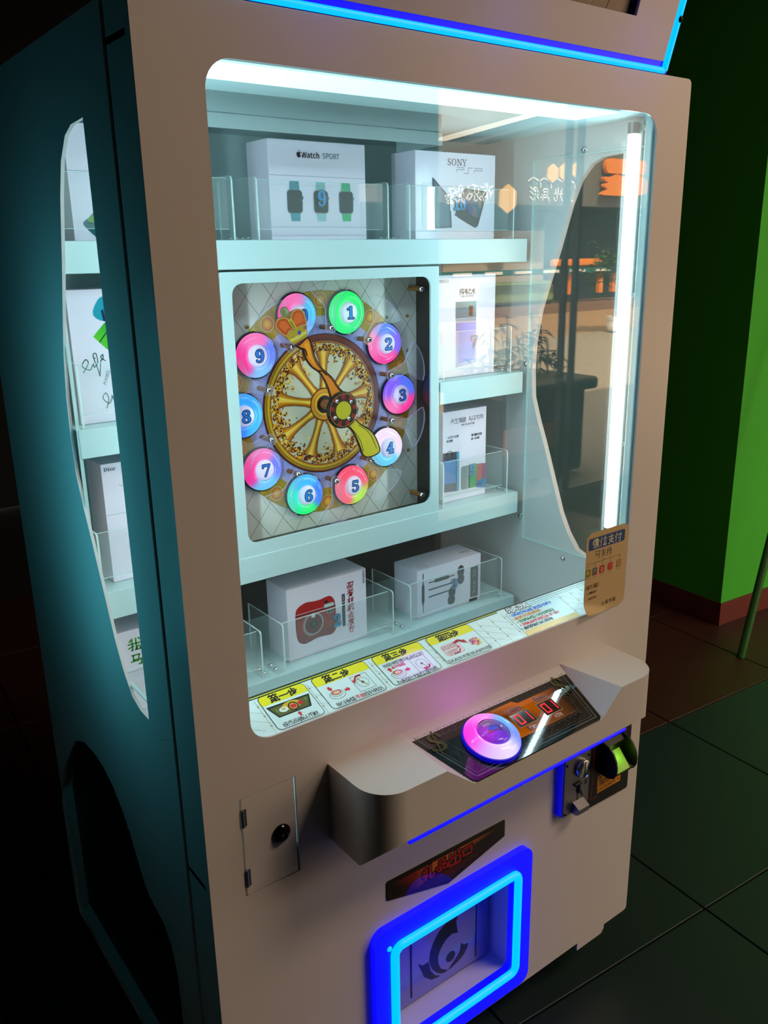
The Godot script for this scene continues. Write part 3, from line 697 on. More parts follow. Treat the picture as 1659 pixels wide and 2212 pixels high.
func machine():
	mach = thing("prize_machine", "tall white prize vending machine with lit glass showcase and blue LED trim", "machine", Vector3(0, 0, -0.3))
	var holes := [MB.rr(-0.334, 0.733, 0.331, 1.436, 0.028, 8), MB.rr(-0.139, 0.163, 0.089, 0.337, 0.012), MB.rr(-0.3555, 0.5345, -0.2802, 0.669)]
	var b := mb(); b.plate(MB.rr(-0.4, 0.1, 0.4, 1.485, 0.007, 3), holes, -0.003, 0.0)
	b.box(Vector3(-0.4, 0.1025, -0.06), Vector3(-0.397, 1.4825, -0.003)); b.box(Vector3(0.397, 0.1025, -0.06), Vector3(0.4, 1.4825, -0.003))
	b.box(Vector3(-0.394, 1.482, -0.06), Vector3(0.394, 1.485, -0.0031)); b.box(Vector3(-0.394, 0.1, -0.06), Vector3(0.394, 0.103, -0.0031))
	var ff := part("front_frame", b, "paint", mach)
	# side walls in the (z, y) plane, with the D-shaped window; x = 0.40 .. 0.41
	for s in [1.0, -1.0]:
		b = mb()
		b.xf = Transform3D(Basis(Vector3(0, 0, -1), Vector3(0, 1, 0), Vector3(-1, 0, 0)) if s < 0 else Basis(Vector3(0, 0, 1), Vector3(0, 1, 0), Vector3(1, 0, 0)), Vector3.ZERO)
		var win := PackedVector2Array(); var arch := PackedVector2Array()
		for i in range(0, D_WIN.size(), 2): win.append(Vector2(D_WIN[i], D_WIN[i + 1]) if s > 0 else Vector2(0.024 - D_WIN[i], 1.062 + (D_WIN[i + 1] - 1.0745) * 1.02))
		for i in range(0, ARCH.size(), 2): arch.append(Vector2(ARCH[i] * s + 0.03, ARCH[i + 1] - 0.014))
		var outer := PackedVector2Array([Vector2(-0.06 * s, 0.1), Vector2(-0.06 * s, 1.485), Vector2(-0.62 * s, 1.485), Vector2(-0.62 * s, 0.1)])
		b.plate(outer, [win, arch] if s < 0 else [win], 0.4 if s > 0 else 0.3985, 0.41 if s > 0 else 0.4025)
		part("side_panel", b, "paint", mach)
		# acrylic pane that closes the window from inside
		var xo := 0.0 if s > 0 else 0.0014
		b = mb(); b.box(Vector3(0.396 * s + xo, 0.75, -0.286), Vector3(0.3995 * s + xo, 1.406, -0.07))
		var pn := part("side_pane", b, "side_glass", mach)
		b = mb()
		b.box(Vector3(0.3955 * s, 0.75, -0.2875), Vector3(0.3998 * s, 1.406, -0.286)); b.box(Vector3(0.3955 * s, 0.7485, -0.2875), Vector3(0.3998 * s, 0.75, -0.07)); b.box(Vector3(0.3955 * s, 1.406, -0.2875), Vector3(0.3998 * s, 1.4075, -0.07))
		part("pane_edge", b, "acrylic_edge", pn)
		if s > 0: screws([Vector3(0.3998, 1.414, -0.184), Vector3(0.3998, 1.072, -0.293), Vector3(0.3998, 0.789, -0.296), Vector3(0.3998, 0.734, -0.188), Vector3(0.3998, 1.433, -0.074), Vector3(0.3998, 1.196, -0.076), Vector3(0.3998, 0.962, -0.075)], Vector3(-1, 0, 0), 0.0055, "chrome", mach)
		# T5 tube with end caps in a white channel
		b = mb(); b.tube([Vector3(0.3845 * s, 0.823, -0.08), Vector3(0.3845 * s, 1.424, -0.08)], 0.0078, 16)
		var tb := part("light_tube", b, "tube_glow", mach)
		for y in [1.424, 0.808]:
			b = mb(); b.tube([Vector3(0.3845 * s, y, -0.08), Vector3(0.3845 * s, y + 0.015, -0.08)], 0.0082, 12); part("end_cap", b, "steel", tb)
		b = mb(); b.box(Vector3(0.3935 * s, 0.8, -0.088), Vector3(0.3965 * s, 1.442, -0.072)); part("tube_channel", b, "paint_inside", tb)
		# upright channel that holds the front glass
		b = mb(); b.box(Vector3(0.336 * s, 0.7, -0.024), Vector3(0.352 * s, 1.445, -0.0115), 0.002); b.box(Vector3(0.354 * s, 0.7, -0.03), Vector3(0.397 * s, 1.445, -0.022), 0.002)
		part("glass_channel", b, "paint_inside", mach)
	# black wheel-arch shaped panel let into the left side, with vent slots
	b = mb(); b.xf = Transform3D(Basis(Vector3(0, 0, -1), Vector3(0, 1, 0), Vector3(1, 0, 0)), Vector3.ZERO)
	var ar := PackedVector2Array()
	for i in range(0, ARCH.size(), 2): ar.append(Vector2(-ARCH[i] + 0.03, ARCH[i + 1] - 0.014))
	b.prism(ar, -0.385, -0.38)
	var sr := part("side_recess", b, "black", mach)
	for k in 7:
		b = mb(); b.box(Vector3(-0.3865, 0.49 - k * 0.012, -0.36 + k * 0.012), Vector3(-0.385, 0.496 - k * 0.012, -0.33 + k * 0.012)); part("vent_slot", b, "steel", sr)
	b = mb(); b.box(Vector3(-0.4, 1.475, -0.62), Vector3(0.4, 1.485, -0.06)); part("top_panel", b, "paint", mach)
	b = mb(); b.box(Vector3(-0.4, 0.1, -0.62), Vector3(0.4, 0.11, -0.06)); part("base_panel", b, "paint", mach)
	b = mb(); b.box(Vector3(-0.4, 0.11, -0.62), Vector3(0.4, 1.475, -0.612)); part("back_panel", b, "paint", mach)
	b = mb(); b.box(Vector3(-0.4, 0.8, -0.53), Vector3(0.4, 1.47, -0.524)); part("inner_back", b, "paint_inside", mach)
	b = mb(); b.box(Vector3(-0.4, 0.56, -0.53), Vector3(0.4, 0.8, -0.524)); part("lower_back", b, "galvanised", mach)
	b = mb(); b.box(Vector3(-0.4, 0.56, -0.524), Vector3(0.4, 0.566, -0.012)); part("inner_floor", b, "paint_inside", mach)
	b = mb(); b.box(Vector3(-0.4, 1.446, -0.524), Vector3(0.4, 1.452, -0.012)); part("inner_ceiling", b, "paint_inside", mach)
	b = mb(); b.box(Vector3(-0.4, 1.4235, -0.203), Vector3(0.12, 1.446, -0.2)); b.box(Vector3(-0.4, 1.4065, -0.202), Vector3(0.121, 1.422, -0.199)); b.box(Vector3(0.118, 1.4065, -0.3), Vector3(0.1195, 1.446, -0.203))
	part("inner_valance", b, "paint_shaded", mach)
	b = mb(); b.box(Vector3(-0.395, 1.4405, -0.107), Vector3(0.288, 1.446, -0.028), 0.001); var tl := part("top_lamp", b, "paint_inside", mach)
	b = mb(); b.box(Vector3(-0.393, 1.4385, -0.106), Vector3(0.286, 1.4405, -0.029)); part("diffuser", b, "lamp_glow", tl)
	b = mb(); b.box(Vector3(-0.332, 0.731, -0.0085), Vector3(0.3295, 1.438, -0.0045)); part("window_glass", b, "glass", mach)
	# shelves: folded sheet with a deep front lip
	for r in [[1.284, -0.398, 0.3855, 0.0375], [1.0605, 0.192, 0.3845, 0.037], [1.0605, -0.398, -0.192, 0.037], [0.8415, -0.398, 0.3805, 0.0395], [0.637, -0.398, 0.3785, 0.04]]:
		b = mb()
		b.box(Vector3(r[1], r[0] - r[3], -0.2875), Vector3(r[2], r[0], -0.285), 0.001); b.box(Vector3(r[1], r[0] - 0.002, -0.505), Vector3(r[2], r[0], -0.287))
		if r[2] > 0.3: b.box(Vector3(r[2] - 0.002, r[0] - r[3], -0.505), Vector3(r[2], r[0] - 0.002, -0.287))
		part("shelf", b, "paint_inside", mach)
	# foot tab and feet
	b = mb(); b.prism(MB.pts([0.268, 0.081, 0.333, 0.081, 0.34, 0.089, 0.34, 0.1, 0.268, 0.1]), -0.006, -0.002); part("front_tab", b, "paint", mach)
	for x in [-0.33, 0.33]:
		for z in [-0.1, -0.55]:
			b = mb(); b.xf = Transform3D(Basis(Vector3(1, 0, 0), Vector3(0, 0, -1), Vector3(0, 1, 0)), Vector3(x, 0, z))
			b.lathe([[0.0, 0.1], [0.012, 0.1], [0.012, 0.02], [0.03, 0.015], [0.032, 0.0], [0.0, 0.0]], 20); part("foot", b, "black", mach)
	# lock door low on the left
	b = mb(); b.box(Vector3(-0.357, 0.533, -0.02), Vector3(-0.279, 0.6705, -0.0115)); part("door_gap", b, "black", mach)
	b = mb(); b.box(Vector3(-0.3535, 0.5355, -0.0115), Vector3(-0.2822, 0.6682, -0.0006), 0.0008); var ld := part("lock_door", b, "paint", mach)
	for y in [0.6314, 0.549]:
		b = mb(); b.tube([Vector3(-0.3525, y, 0.0005), Vector3(-0.3525, y + 0.0225, 0.0005)], 0.0022, 10); b.box(Vector3(-0.352, y, -0.0004), Vector3(-0.3475, y + 0.0225, 0.0006)); part("hinge", b, "steel", ld)
	b = mb(); b.xf = Transform3D(Basis.IDENTITY, Vector3(-0.3035, 0.5995, -0.0006))
	b.lathe([[0.0, 0.005], [0.0035, 0.005], [0.0038, 0.0075], [0.006, 0.0078], [0.0115, 0.0028], [0.0125, 0.0012], [0.0125, 0.0]], 28); var lk := part("lock", b, "black_gloss", ld)
	b = mb(); b.box(Vector3(-0.3041, 0.597, 0.0044), Vector3(-0.3029, 0.602, 0.0048)); part("keyhole", b, "chrome", lk)
	strip_cards()

# the sloped instruction strip behind the window's lower edge; x along, s up the slope
func strip_cards():
	var e := Vector3(0, 0.32652, -0.94519)
	var fr := Transform3D(Basis(Vector3(1, 0, 0), e, Vector3(0, 0.94519, 0.32652)), Vector3(0, 0.725, -0.012))
	var b := mb(); b.xf = fr; b.box(Vector3(-0.398, -0.003, -0.004), Vector3(0.398, 0.0672, 0.0))
	b.box(Vector3(-0.398, 0.0652, -0.03), Vector3(0.398, 0.0672, -0.004))
	var bd := part("instruction_strip", b, "card", mach)
	var white := Color(0.86, 0.93, 0.92); var ink := Color(0.05, 0.06, 0.08); var yel := Color(0.93, 0.88, 0.0); var red := Color(0.85, 0.1, 0.16); var lime := Color(0.72, 0.78, 0.16); var gold := Color(0.62, 0.56, 0.36)
	b = mb(); b.xf = fr
	b.rect(-0.396, -0.0025, 0.396, 0.067, white, 0)
	b.rect(-0.396, 0.0642, 0.396, 0.0668, ink, 1); b.rect(-0.396, 0.0626, 0.12, 0.0642, lime, 1); b.rect(-0.396, 0.0608, 0.12, 0.0624, ink, 1); b.rect(0.187, 0.0605, 0.396, 0.0612, ink, 1); b.rect(0.187, 0.0565, 0.396, 0.057, ink, 1)
	b.rect(-0.396, -0.0025, 0.12, -0.0008, lime, 1); b.rect(-0.396, -0.0008, 0.12, 0.0003, ink, 1)
	for k in range(-16, 17):
		var x := k * 0.0245
		b.ln([x, 0.002, x, 0.058], 0.0005, gold, 1); b.ln([x - 0.025, 0.052, x + 0.04, 0.01], 0.0004, gold, 1); 
		for s in [0.0145, 0.031, 0.0475]: b.pg([x - 0.002, s, x, s - 0.0013, x + 0.002, s, x, s + 0.0013], gold, 2)
	part("strip_print", b, "print", bd)
	var cards := [[-0.29, -0.2235], [-0.2127, -0.128], [-0.1172, -0.0345], [-0.023, 0.059]]
	var nums := ["第一步", "第二步", "第三步", "第四步"]
	for i in 4:
		var x0: float = cards[i][0]; var x1: float = cards[i][1]; var c := (x0 + x1) * 0.5
		b = mb(); b.xf = fr
		b.rect(x0, 0.003, x1, 0.061, ink, 3, 0.006); b.rect(x0 + 0.0009, 0.0039, x1 - 0.0009, 0.0601, white, 4, 0.0052)
		var top := MB.rr(x0 + 0.0009, 0.03, x1 - 0.0009, 0.0601, 0.0052)
		b.pg(Geometry2D.intersect_polygons(top, MB.rr(x0, 0.0448, x1, 0.07))[0], yel, 5)
		han(b, nums[i], 0.0118, (-0.2565 if i == 0 else [0, -0.1775, -0.081, 0.0135][i]), 0.0525, ink, 0.00195, 6, 1.12)
		if i == 0:
			b.pg([-0.287, 0.0415, -0.226, 0.0408, -0.2335, 0.0212, -0.2795, 0.021], Color(0.04, 0.08, 0.07), 5); b.pg([-0.2835, 0.0385, -0.2295, 0.038, -0.236, 0.0232, -0.2775, 0.023], Color(0.38, 0.36, 0.07), 6)
			b.pg(MB.ell(-0.2555, 0.033, 0.013, 0.007), Color(0.86, 0.7, 0.08), 7); b.pg(MB.ell(-0.268, 0.0305, 0.006, 0.0042), white, 8); b.pg(MB.ell(-0.268, 0.0312, 0.003, 0.0018), Color(0.95, 0.7, 0.3), 9)
			b.ring(-0.2545, 0.0305, 0.0052, 0.007, Color(0.08, 0.05, 0.03), 8); b.rect(-0.2583, 0.0275, -0.2505, 0.0335, red, 9); b.rect(-0.247, 0.0292, -0.2405, 0.0345, red, 9)
			b.txt("$", "serif", 0.005, -0.2765, 0.031, Color(0.45, 0.6, 0.25), 8); b.txt("$", "serif", 0.005, -0.2345, 0.0345, Color(0.45, 0.6, 0.25), 8)
			b.pg([-0.2532, 0.0205, -0.2565, 0.0165, -0.2548, 0.0165, -0.2548, 0.0128, -0.2516, 0.0128, -0.2516, 0.0165, -0.2499, 0.0165], red, 6)
			han(b, "投币后确认币数", 0.0066, -0.2568, 0.0085, ink, 0.00085, 5)
		if i == 1 or i == 2:
			var bx := -0.1935 if i == 1 else -0.0985
			var by := 0.0245 if i == 1 else 0.0205
			b.pg(MB.ell(bx, by - 0.001, 0.0115, 0.0075), ink, 5); b.pg(MB.ell(bx, by - 0.001, 0.0109, 0.007), white, 6); b.pg(MB.ell(bx, by + 0.0005, 0.0085, 0.0052), ink, 7); b.pg(MB.ell(bx, by + 0.0005, 0.008, 0.0047), white, 8)
			b.pg(MB.ell(bx, by + 0.002, 0.007, 0.0042), Color(0.75, 0.25, 0.2), 9); b.pg(MB.ell(bx, by + 0.0018, 0.0055, 0.0032), Color(0.95, 0.6, 0.35), 10); han(b, "开始", 0.0034, bx, by + 0.002, white, 0.0005, 11)
			b.pg([bx + 0.0125, by + 0.003, bx + 0.0165, by + 0.003, bx + 0.0165, by + 0.0052, bx + 0.0205, by + 0.0012, bx + 0.0165, by - 0.003, bx + 0.0165, by - 0.0008, bx + 0.0125, by - 0.0008], red, 6)
			if i == 1: b.pg([bx - 0.0075, 0.0388, bx - 0.0035, 0.0392, bx - 0.003, 0.0362, bx - 0.001, 0.0365, bx - 0.0035, 0.031, bx - 0.0085, 0.0355, bx - 0.0065, 0.0357], red, 6)
			else: b.pg([bx - 0.009, 0.0272, bx - 0.005, 0.0275, bx - 0.005, 0.0308, bx - 0.003, 0.031, bx - 0.0068, 0.0352, bx - 0.0112, 0.031, bx - 0.009, 0.0308], red, 6)
			var dx := -0.1515 if i == 1 else -0.0575
			var dy := 0.028 if i == 1 else 0.0225
			b.ln([dx - 0.0125, dy - 0.0135, dx + 0.0125, dy - 0.0135, dx + 0.0125, dy + 0.0135, dx - 0.0125, dy + 0.0135], 0.0006, ink, 5, true)
			for k in 10:
				var a := TAU * k / 10 + 0.3
				b.ring(dx + cos(a) * 0.0098, dy + sin(a) * 0.0098, 0.0019, 0.0024, ink, 5, 10, a + 1.8, a + 4.5)
			b.ln([dx, dy, dx + 0.0035, dy - 0.0058], 0.0016, Color(0.66, 0.7, 0.12), 6); b.ring(dx, dy, 0.0009, 0.002, ink, 7, 14)
			if i == 1:
				b.ln([dx - 0.001, dy + 0.001, dx - 0.0035, dy + 0.008], 0.0014, Color(0.7, 0.5, 0.2), 6)
				b.ln(MB.curve([dx + 0.003, dy + 0.0115, dx - 0.003, dy + 0.0118, dx - 0.009, dy + 0.007], false), 0.0022, red, 8); b.pg([dx - 0.0125, dy + 0.007, dx - 0.006, dy + 0.0078, dx - 0.0112, dy + 0.001], red, 8)
				han(b, "按住按键", 0.0066, -0.191, 0.0085, ink, 0.00085, 5); han(b, "不放", 0.0066, -0.1687, 0.0085, red, 0.001, 5); han(b, ",指针转动.", 0.0066, -0.1478, 0.0085, ink, 0.00085, 5)
			else:
				b.ln(MB.curve([dx + 0.001, dy - 0.0105, dx + 0.006, dy - 0.0095, dx + 0.009, dy - 0.006], false), 0.0024, red, 8); b.pg([dx - 0.0005, dy - 0.0135, dx - 0.004, dy - 0.009, dx + 0.003, dy - 0.0075], red, 8)
				han(b, "当指针转到意向礼品孔位时", 0.0057, c - 0.001, 0.0395, ink, 0.0007, 5, 1.0); han(b, "松开按键", 0.0054, bx + 0.0085, 0.0328, red, 0.0007, 6, 1.0); han(b, "如果指针卡进孔位即中奖", 0.0062, c, 0.0072, ink, 0.0008, 5, 1.0)
		if i == 3:
			var pk := Color(0.88, 0.4, 0.52)
			b.rect(-0.0135, 0.0165, 0.0185, 0.038, pk, 5, 0.005); b.rect(-0.0128, 0.0172, 0.0178, 0.0373, Color(0.95, 0.86, 0.87), 6, 0.0044)
			b.txt("PRIZE", "serif", 0.006, 0.0005, 0.0325, Color(0.95, 0.9, 0.9), 8, 1.0, 0.0, 1, 0.0006, Color(0.8, 0.15, 0.3)); b.txt("OUT", "serif", 0.006, -0.001, 0.0222, Color(0.95, 0.9, 0.9), 8, 1.0, 0.0, 1, 0.0006, Color(0.8, 0.15, 0.3))
			b.ln(MB.curve([-0.001, 0.0178, 0.008, 0.0184, 0.013, 0.0235], false), 0.0018, Color(0.8, 0.15, 0.3), 7)
			var st := PackedVector2Array()
			for k in 10: st.append(Vector2(0.0125, 0.027) + Vector2(0, 0.0034 if k % 2 == 0 else 0.0014).rotated(TAU * k / 10 + 0.3))
			b.pg(st, Color(0.8, 0.15, 0.3), 8)
			b.ln(MB.curve([0.0115, 0.0355, 0.0205, 0.0375, 0.027, 0.033], false), 0.0042, red, 8); b.pg([0.023, 0.0345, 0.03, 0.0365, 0.0315, 0.0275], red, 8)
			var rn := RandomNumberGenerator.new(); rn.seed = 5
			for k in 34: b.pg(MB.ell(0.043 + rn.randfn() * 0.0055, 0.0262 + rn.randfn() * 0.0034, 0.0024, 0.0018, 7, rn.randf()), [Color(0.9, 0.35, 0.5), Color(0.93, 0.78, 0.25), Color(0.95, 0.6, 0.65), Color(0.75, 0.25, 0.5)][k % 4], 5 + k % 5)
			han(b, "在礼品出口处拿出礼品进行兑现.", 0.0056, 0.0195, 0.0085, ink, 0.0007, 5, 1.0)
		part("instruction_card", b, "print", bd)
	# the prize rules card
	b = mb(); b.xf = fr
	b.rect(0.1275, -0.0025, 0.2425, 0.0535, Color(0.2, 0.22, 0.24), 3, 0.006); b.rect(0.128, -0.002, 0.242, 0.053, white, 4, 0.0055)
	b.rect(0.128, -0.0022, 0.242, 0.0115, Color(0.9, 0.72, 0.16), 5, 0.003)
	for k in 8: b.ring(0.135 + k * 0.0145, 0.004, 0.004, 0.0044, Color(0.96, 0.82, 0.4), 6, 6)
	for o in [[0.0008, 0], [-0.0008, 0], [0, 0.0008], [0, -0.0008]]: han(b, "兑奖攻略", 0.0105, 0.159 + o[0], 0.0578 + o[1], Color(0.02, 0.03, 0.03), 0.0026, 5, 1.1)
	han(b, "兑奖攻略", 0.0105, 0.159, 0.0578, Color(0.98, 1, 1), 0.0016, 7, 1.1)
	var rules := [["1.中奖后打开礼品盒,取出盒内兑奖卡", Color(0.0, 0.45, 0.85), 0.1775], ["2.按兑奖卡使用说明兑奖", Color(0.85, 0.55, 0.1), 0.1615], ["3.所中奖品均在2小时内兑奖验证", Color(0.0, 0.5, 0.25), 0.1735], ["4.所有礼品均为原装正品 假一赔十", Color(0.85, 0.05, 0.2), 0.176], ["5.最终解释权归本公司所有", Color(0.06, 0.06, 0.08), 0.1625]]
	for k in 5: han(b, rules[k][0], 0.0056, rules[k][2] - 0.002 + k * 0.0002, 0.0462 - k * 0.0075, rules[k][1], 0.0011, 6, 0.98)
	part("rules_card", b, "print", bd)

# ------------------------------------------------------------------ control shelf, coin units, prize door, header
func console():
	var out := PackedVector2Array()      # footprint in (x, z)
	out.append(Vector2(-0.234, 0.0))
	var r := 0.043
	for k in 11: out.append(Vector2(-0.234 + r - cos(PI / 2 * k / 10) * r, 0.103 - r + sin(PI / 2 * k / 10) * r))
	for x in [-0.13, -0.085, 0.159, 0.2]: out.append(Vector2(x, 0.103))
	for k in 11: out.append(Vector2(0.291 - r + sin(PI / 2 * k / 10) * r, 0.103 - r + cos(PI / 2 * k / 10) * r))
	out.append(Vector2(0.291, 0.0))
	var T := 0.667; var PB := 0.6655; var PF := 0.6305
	var ybot := func(z: float): return 0.558 + maxf(0.0, z - 0.063) * 0.975
	var b := mb()
	var k := out.size()
	for i in k - 1:
		var p := out[i]; var q := out[i + 1]
		var nrm := []
		for w in [p, q]:
			var v := Vector3(0, 0, 1)
			if w.x < -0.234 + r + 1e-4: v = Vector3(w.x - (-0.234 + r), 0, maxf(w.y - (0.103 - r), 0.0))
			if w.x > 0.291 - r - 1e-4: v = Vector3(w.x - (0.291 - r), 0, maxf(w.y - (0.103 - r), 0.0))
			nrm.append(v.normalized())
		var tp: float = T; var tq: float = T
		if absf(p.x + 0.085) < 1e-3 or absf(p.x - 0.159) < 1e-3: tp = PF
		if absf(q.x + 0.085) < 1e-3 or absf(q.x - 0.159) < 1e-3: tq = PF
		b.quadn(Vector3(p.x, ybot.call(p.y), p.y), Vector3(q.x, ybot.call(q.y), q.y), Vector3(q.x, tq, q.y), Vector3(p.x, tp, p.y), nrm[0], nrm[1], nrm[1], nrm[0])
	var big := MB.rr(-1, -1, 1, 0.063)
	for side in 2:
		for poly in (Geometry2D.intersect_polygons(out, big) if side == 0 else Geometry2D.clip_polygons(out, big)):
			var t := Geometry2D.triangulate_polygon(poly)
			for i in range(0, t.size(), 3):
				var w := []
				for j in 3: w.append(Vector3(poly[t[i + j]].x, ybot.call(poly[t[i + j]].y), poly[t[i + j]].y))
				b.tri(w[0], w[1], w[2], Vector3(0, -1, 0) if side == 0 else Vector3(0, -0.716, 0.698))
	for poly in Geometry2D.clip_polygons(out, MB.pts([-0.125, -0.1, 0.186, -0.1, 0.186, 0.0, 0.2, 0.103, 0.2, 0.2, -0.13, 0.2, -0.13, 0.103, -0.125, 0.0])):
		var t := Geometry2D.triangulate_polygon(poly)
		for i in range(0, t.size(), 3): b.tri(Vector3(poly[t[i]].x, T, poly[t[i]].y), Vector3(poly[t[i + 1]].x, T, poly[t[i + 1]].y), Vector3(poly[t[i + 2]].x, T, poly[t[i + 2]].y), Vector3.UP)
	var lo := Vector3(0, 0.3, 0.05)
	b.face(Vector3(-0.125, T, 0), Vector3(-0.13, T, 0.103), Vector3(-0.085, PF, 0.103), Vector3(-0.125, PB, 0), lo)
	b.face(Vector3(0.186, T, 0), Vector3(0.2, T, 0.103), Vector3(0.159, PF, 0.103), Vector3(0.186, PB, 0), lo)
	b.face(Vector3(-0.125, PB, 0), Vector3(0.186, PB, 0), Vector3(0.159, PF, 0.103), Vector3(-0.085, PF, 0.103), lo)
	var body := part("control_shelf", b, "paint", mach)
	# blue light strip along the chamfer underneath
	b = mb(); b.tube([Vector3(-0.182, 0.5855, 0.093), Vector3(0.226, 0.5855, 0.093)], 0.0032, 8); part("light_strip", b, "blue_glow", body)
	# black control panel
	var N := Vector3(0, 0.95619, 0.29273); var Y := Vector3(0, 0.29273, -0.95619)
	var pf := Transform3D(Basis(Vector3(1, 0, 0), Y, N), Vector3(0, 0.664, 0.003))
	var quadp := MB.pts([-0.1225, 0.003, 0.1838, 0.003, 0.1575, -0.1055, -0.0833, -0.1055])
	var rounded := Geometry2D.offset_polygon(Geometry2D.offset_polygon(quadp, -0.005)[0], 0.005, Geometry2D.JOIN_ROUND)[0]
	b = mb(); b.xf = pf; b.prism(rounded, -0.003, 0.0, 0.0)
	var sheen_lean := Vector3(-0.023, 0.086, 0.995).normalized()     # normals of the flat plate, leaned to place the tube's reflection
	for i in b.n.size():
		if b.n[i].dot(N) > 0.99: b.n[i] = pf.basis * sheen_lean
	var pad := part("control_panel", b, "black_gloss", mach)
	b = mb(); b.xf = pf; b.fz = sheen_lean
	var gry := Color(0.36, 0.42, 0.42); var blk := Color(0.012, 0.012, 0.014); var org := Color(0.95, 0.52, 0.04)
	b.ln([-0.1135, -0.001, 0.1745, -0.001, 0.1515, -0.0995, -0.0765, -0.0995], 0.0016, gry, 0, true)
	b.ln([-0.108, -0.0075, -0.06, -0.0075, -0.054, -0.0045, 0.02, -0.0045, 0.026, -0.0075, 0.085, -0.0075, 0.091, -0.0045, 0.14, -0.0045, 0.146, -0.0075, 0.168, -0.0075, 0.147, -0.095, -0.072, -0.095], 0.0007, gry, 0, true)
	for i in 8:
		b.pg([-0.052 + i * 0.0085, 0.0008, -0.049 + i * 0.0085, 0.0008, -0.0475 + i * 0.0085, -0.0022, -0.0505 + i * 0.0085, -0.0022], gry, 1)
		if i < 5: b.pg([0.094 + i * 0.0085, 0.0008, 0.097 + i * 0.0085, 0.0008, 0.0955 + i * 0.0085, -0.0022, 0.0925 + i * 0.0085, -0.0022], gry, 1)
	b.pg([-0.085, 0.0006, -0.062, 0.0006, -0.066, -0.0022, -0.083, -0.0022], gry, 1); b.pg([0.14, 0.0006, 0.158, 0.0006, 0.155, -0.0022, 0.143, -0.0022], gry, 1)
	var hatch := Color(0.22, 0.27, 0.27)
	for i in range(-16, 24):
		for s in [1.0, -1.0]:
			var l := Geometry2D.intersect_polyline_with_polygon(PackedVector2Array([Vector2(i * 0.0115 - s * 0.02, 0.0), Vector2(i * 0.0115 + s * 0.025, -0.11)]), MB.pts([-0.105, -0.0085, 0.166, -0.0085, 0.1455, -0.094, -0.0705, -0.094]))
			for q in l: b.ln(q, 0.0004, hatch, 0)
		for t in [-0.012, -0.021, -0.083, -0.091]:
			var x := i * 0.0115
			if x > -0.1 - t * 0.3 * -1 and x < 0.16 + t * 0.2: b.pg(MB.ell(x, t, 0.0009, 0.0009, 6), gry, 1)
	b.pg([-0.079, -0.024, -0.03, -0.024, -0.024, -0.0185, 0.06, -0.0185, 0.067, -0.025, 0.148, -0.025, 0.139, -0.081, -0.058, -0.081], gry, 1)
	b.pg([-0.0785, -0.0245, -0.03, -0.0245, -0.024, -0.019, 0.06, -0.019, 0.067, -0.0255, 0.1475, -0.0255, 0.1385, -0.0805, -0.0575, -0.0805], blk, 2)
	b.pg([-0.005, -0.0205, 0.0585, -0.0205, 0.0655, -0.027, 0.1, -0.027, 0.145, -0.027, 0.137, -0.079, 0.1, -0.079, 0.02, -0.079, 0.0, -0.05], org, 3, [org * 0.5, org, org, org * 0.9, blk, blk, org * 0.6, org, org * 0.7])
	b.ln([0.018, -0.0235, 0.055, -0.0235], 0.0006, Color(0.9, 0.75, 0.3), 4); b.ln([0.02, -0.0775, 0.136, -0.0775], 0.0006, Color(0.5, 0.45, 0.4), 4)
	for q in [[0.0345, 0.0405, 0.0695, 0.065], [0.0865, 0.0412, 0.118, 0.066]]:
		b.rect(q[0], -q[3], q[2], -q[1], Color(0.75, 0.72, 0.6), 4); b.rect(q[0] + 0.001, -q[3] + 0.001, q[2] - 0.001, -q[1] - 0.001, blk, 5)
	b.txt("Coins", "serif", 0.0082, 0.0495, -0.0338, Color(0.55, 0.05, 0.06), 5, 0.9, 0.0, 1, 0.0009, Color(0.86, 0.82, 0.78)); b.txt("Time", "serif", 0.0082, 0.1025, -0.0338, Color(0.55, 0.05, 0.06), 5, 0.9, 0.0, 1, 0.0009, Color(0.86, 0.82, 0.78))
	for q in [["币数", 0.0522], ["时间", 0.1025]]:
		b.rect(q[1] - 0.0085, -0.0752, q[1] + 0.0085, -0.067, Color(0.6, 0.45, 0.3), 4); b.rect(q[1] - 0.0081, -0.0748, q[1] + 0.0081, -0.0674, Color(0.5, 0.08, 0.05), 5); han(b, q[0], 0.0066, q[1], -0.0711, Color(0.9, 0.85, 0.8), 0.0008, 6)
	part("panel_print", b, "print_gloss", pad)
	for x in [-0.0875, 0.15]:
		b = mb(); b.xf = pf; b.fz = sheen_lean; b.txt("$", "serif_thin", 0.034, x, -0.032 if x < 0 else -0.03, Color(0.3, 0.31, 0.14), 6, 1.15, -0.25 if x < 0 else -0.1); part("dollar_sign", b, "print_gloss", pad)
	screws([Vector3(-0.1037, -0.006, 0.0008), Vector3(0.1705, -0.0077, 0.0008), Vector3(0.1505, -0.0921, 0.0008), Vector3(-0.0706, -0.0908, 0.0008)], Vector3(0, 0, 1), 0.0036, "chrome", pad, pf)
	# two red digit windows
	var dn := [["0", "1"], ["0", "1"]]
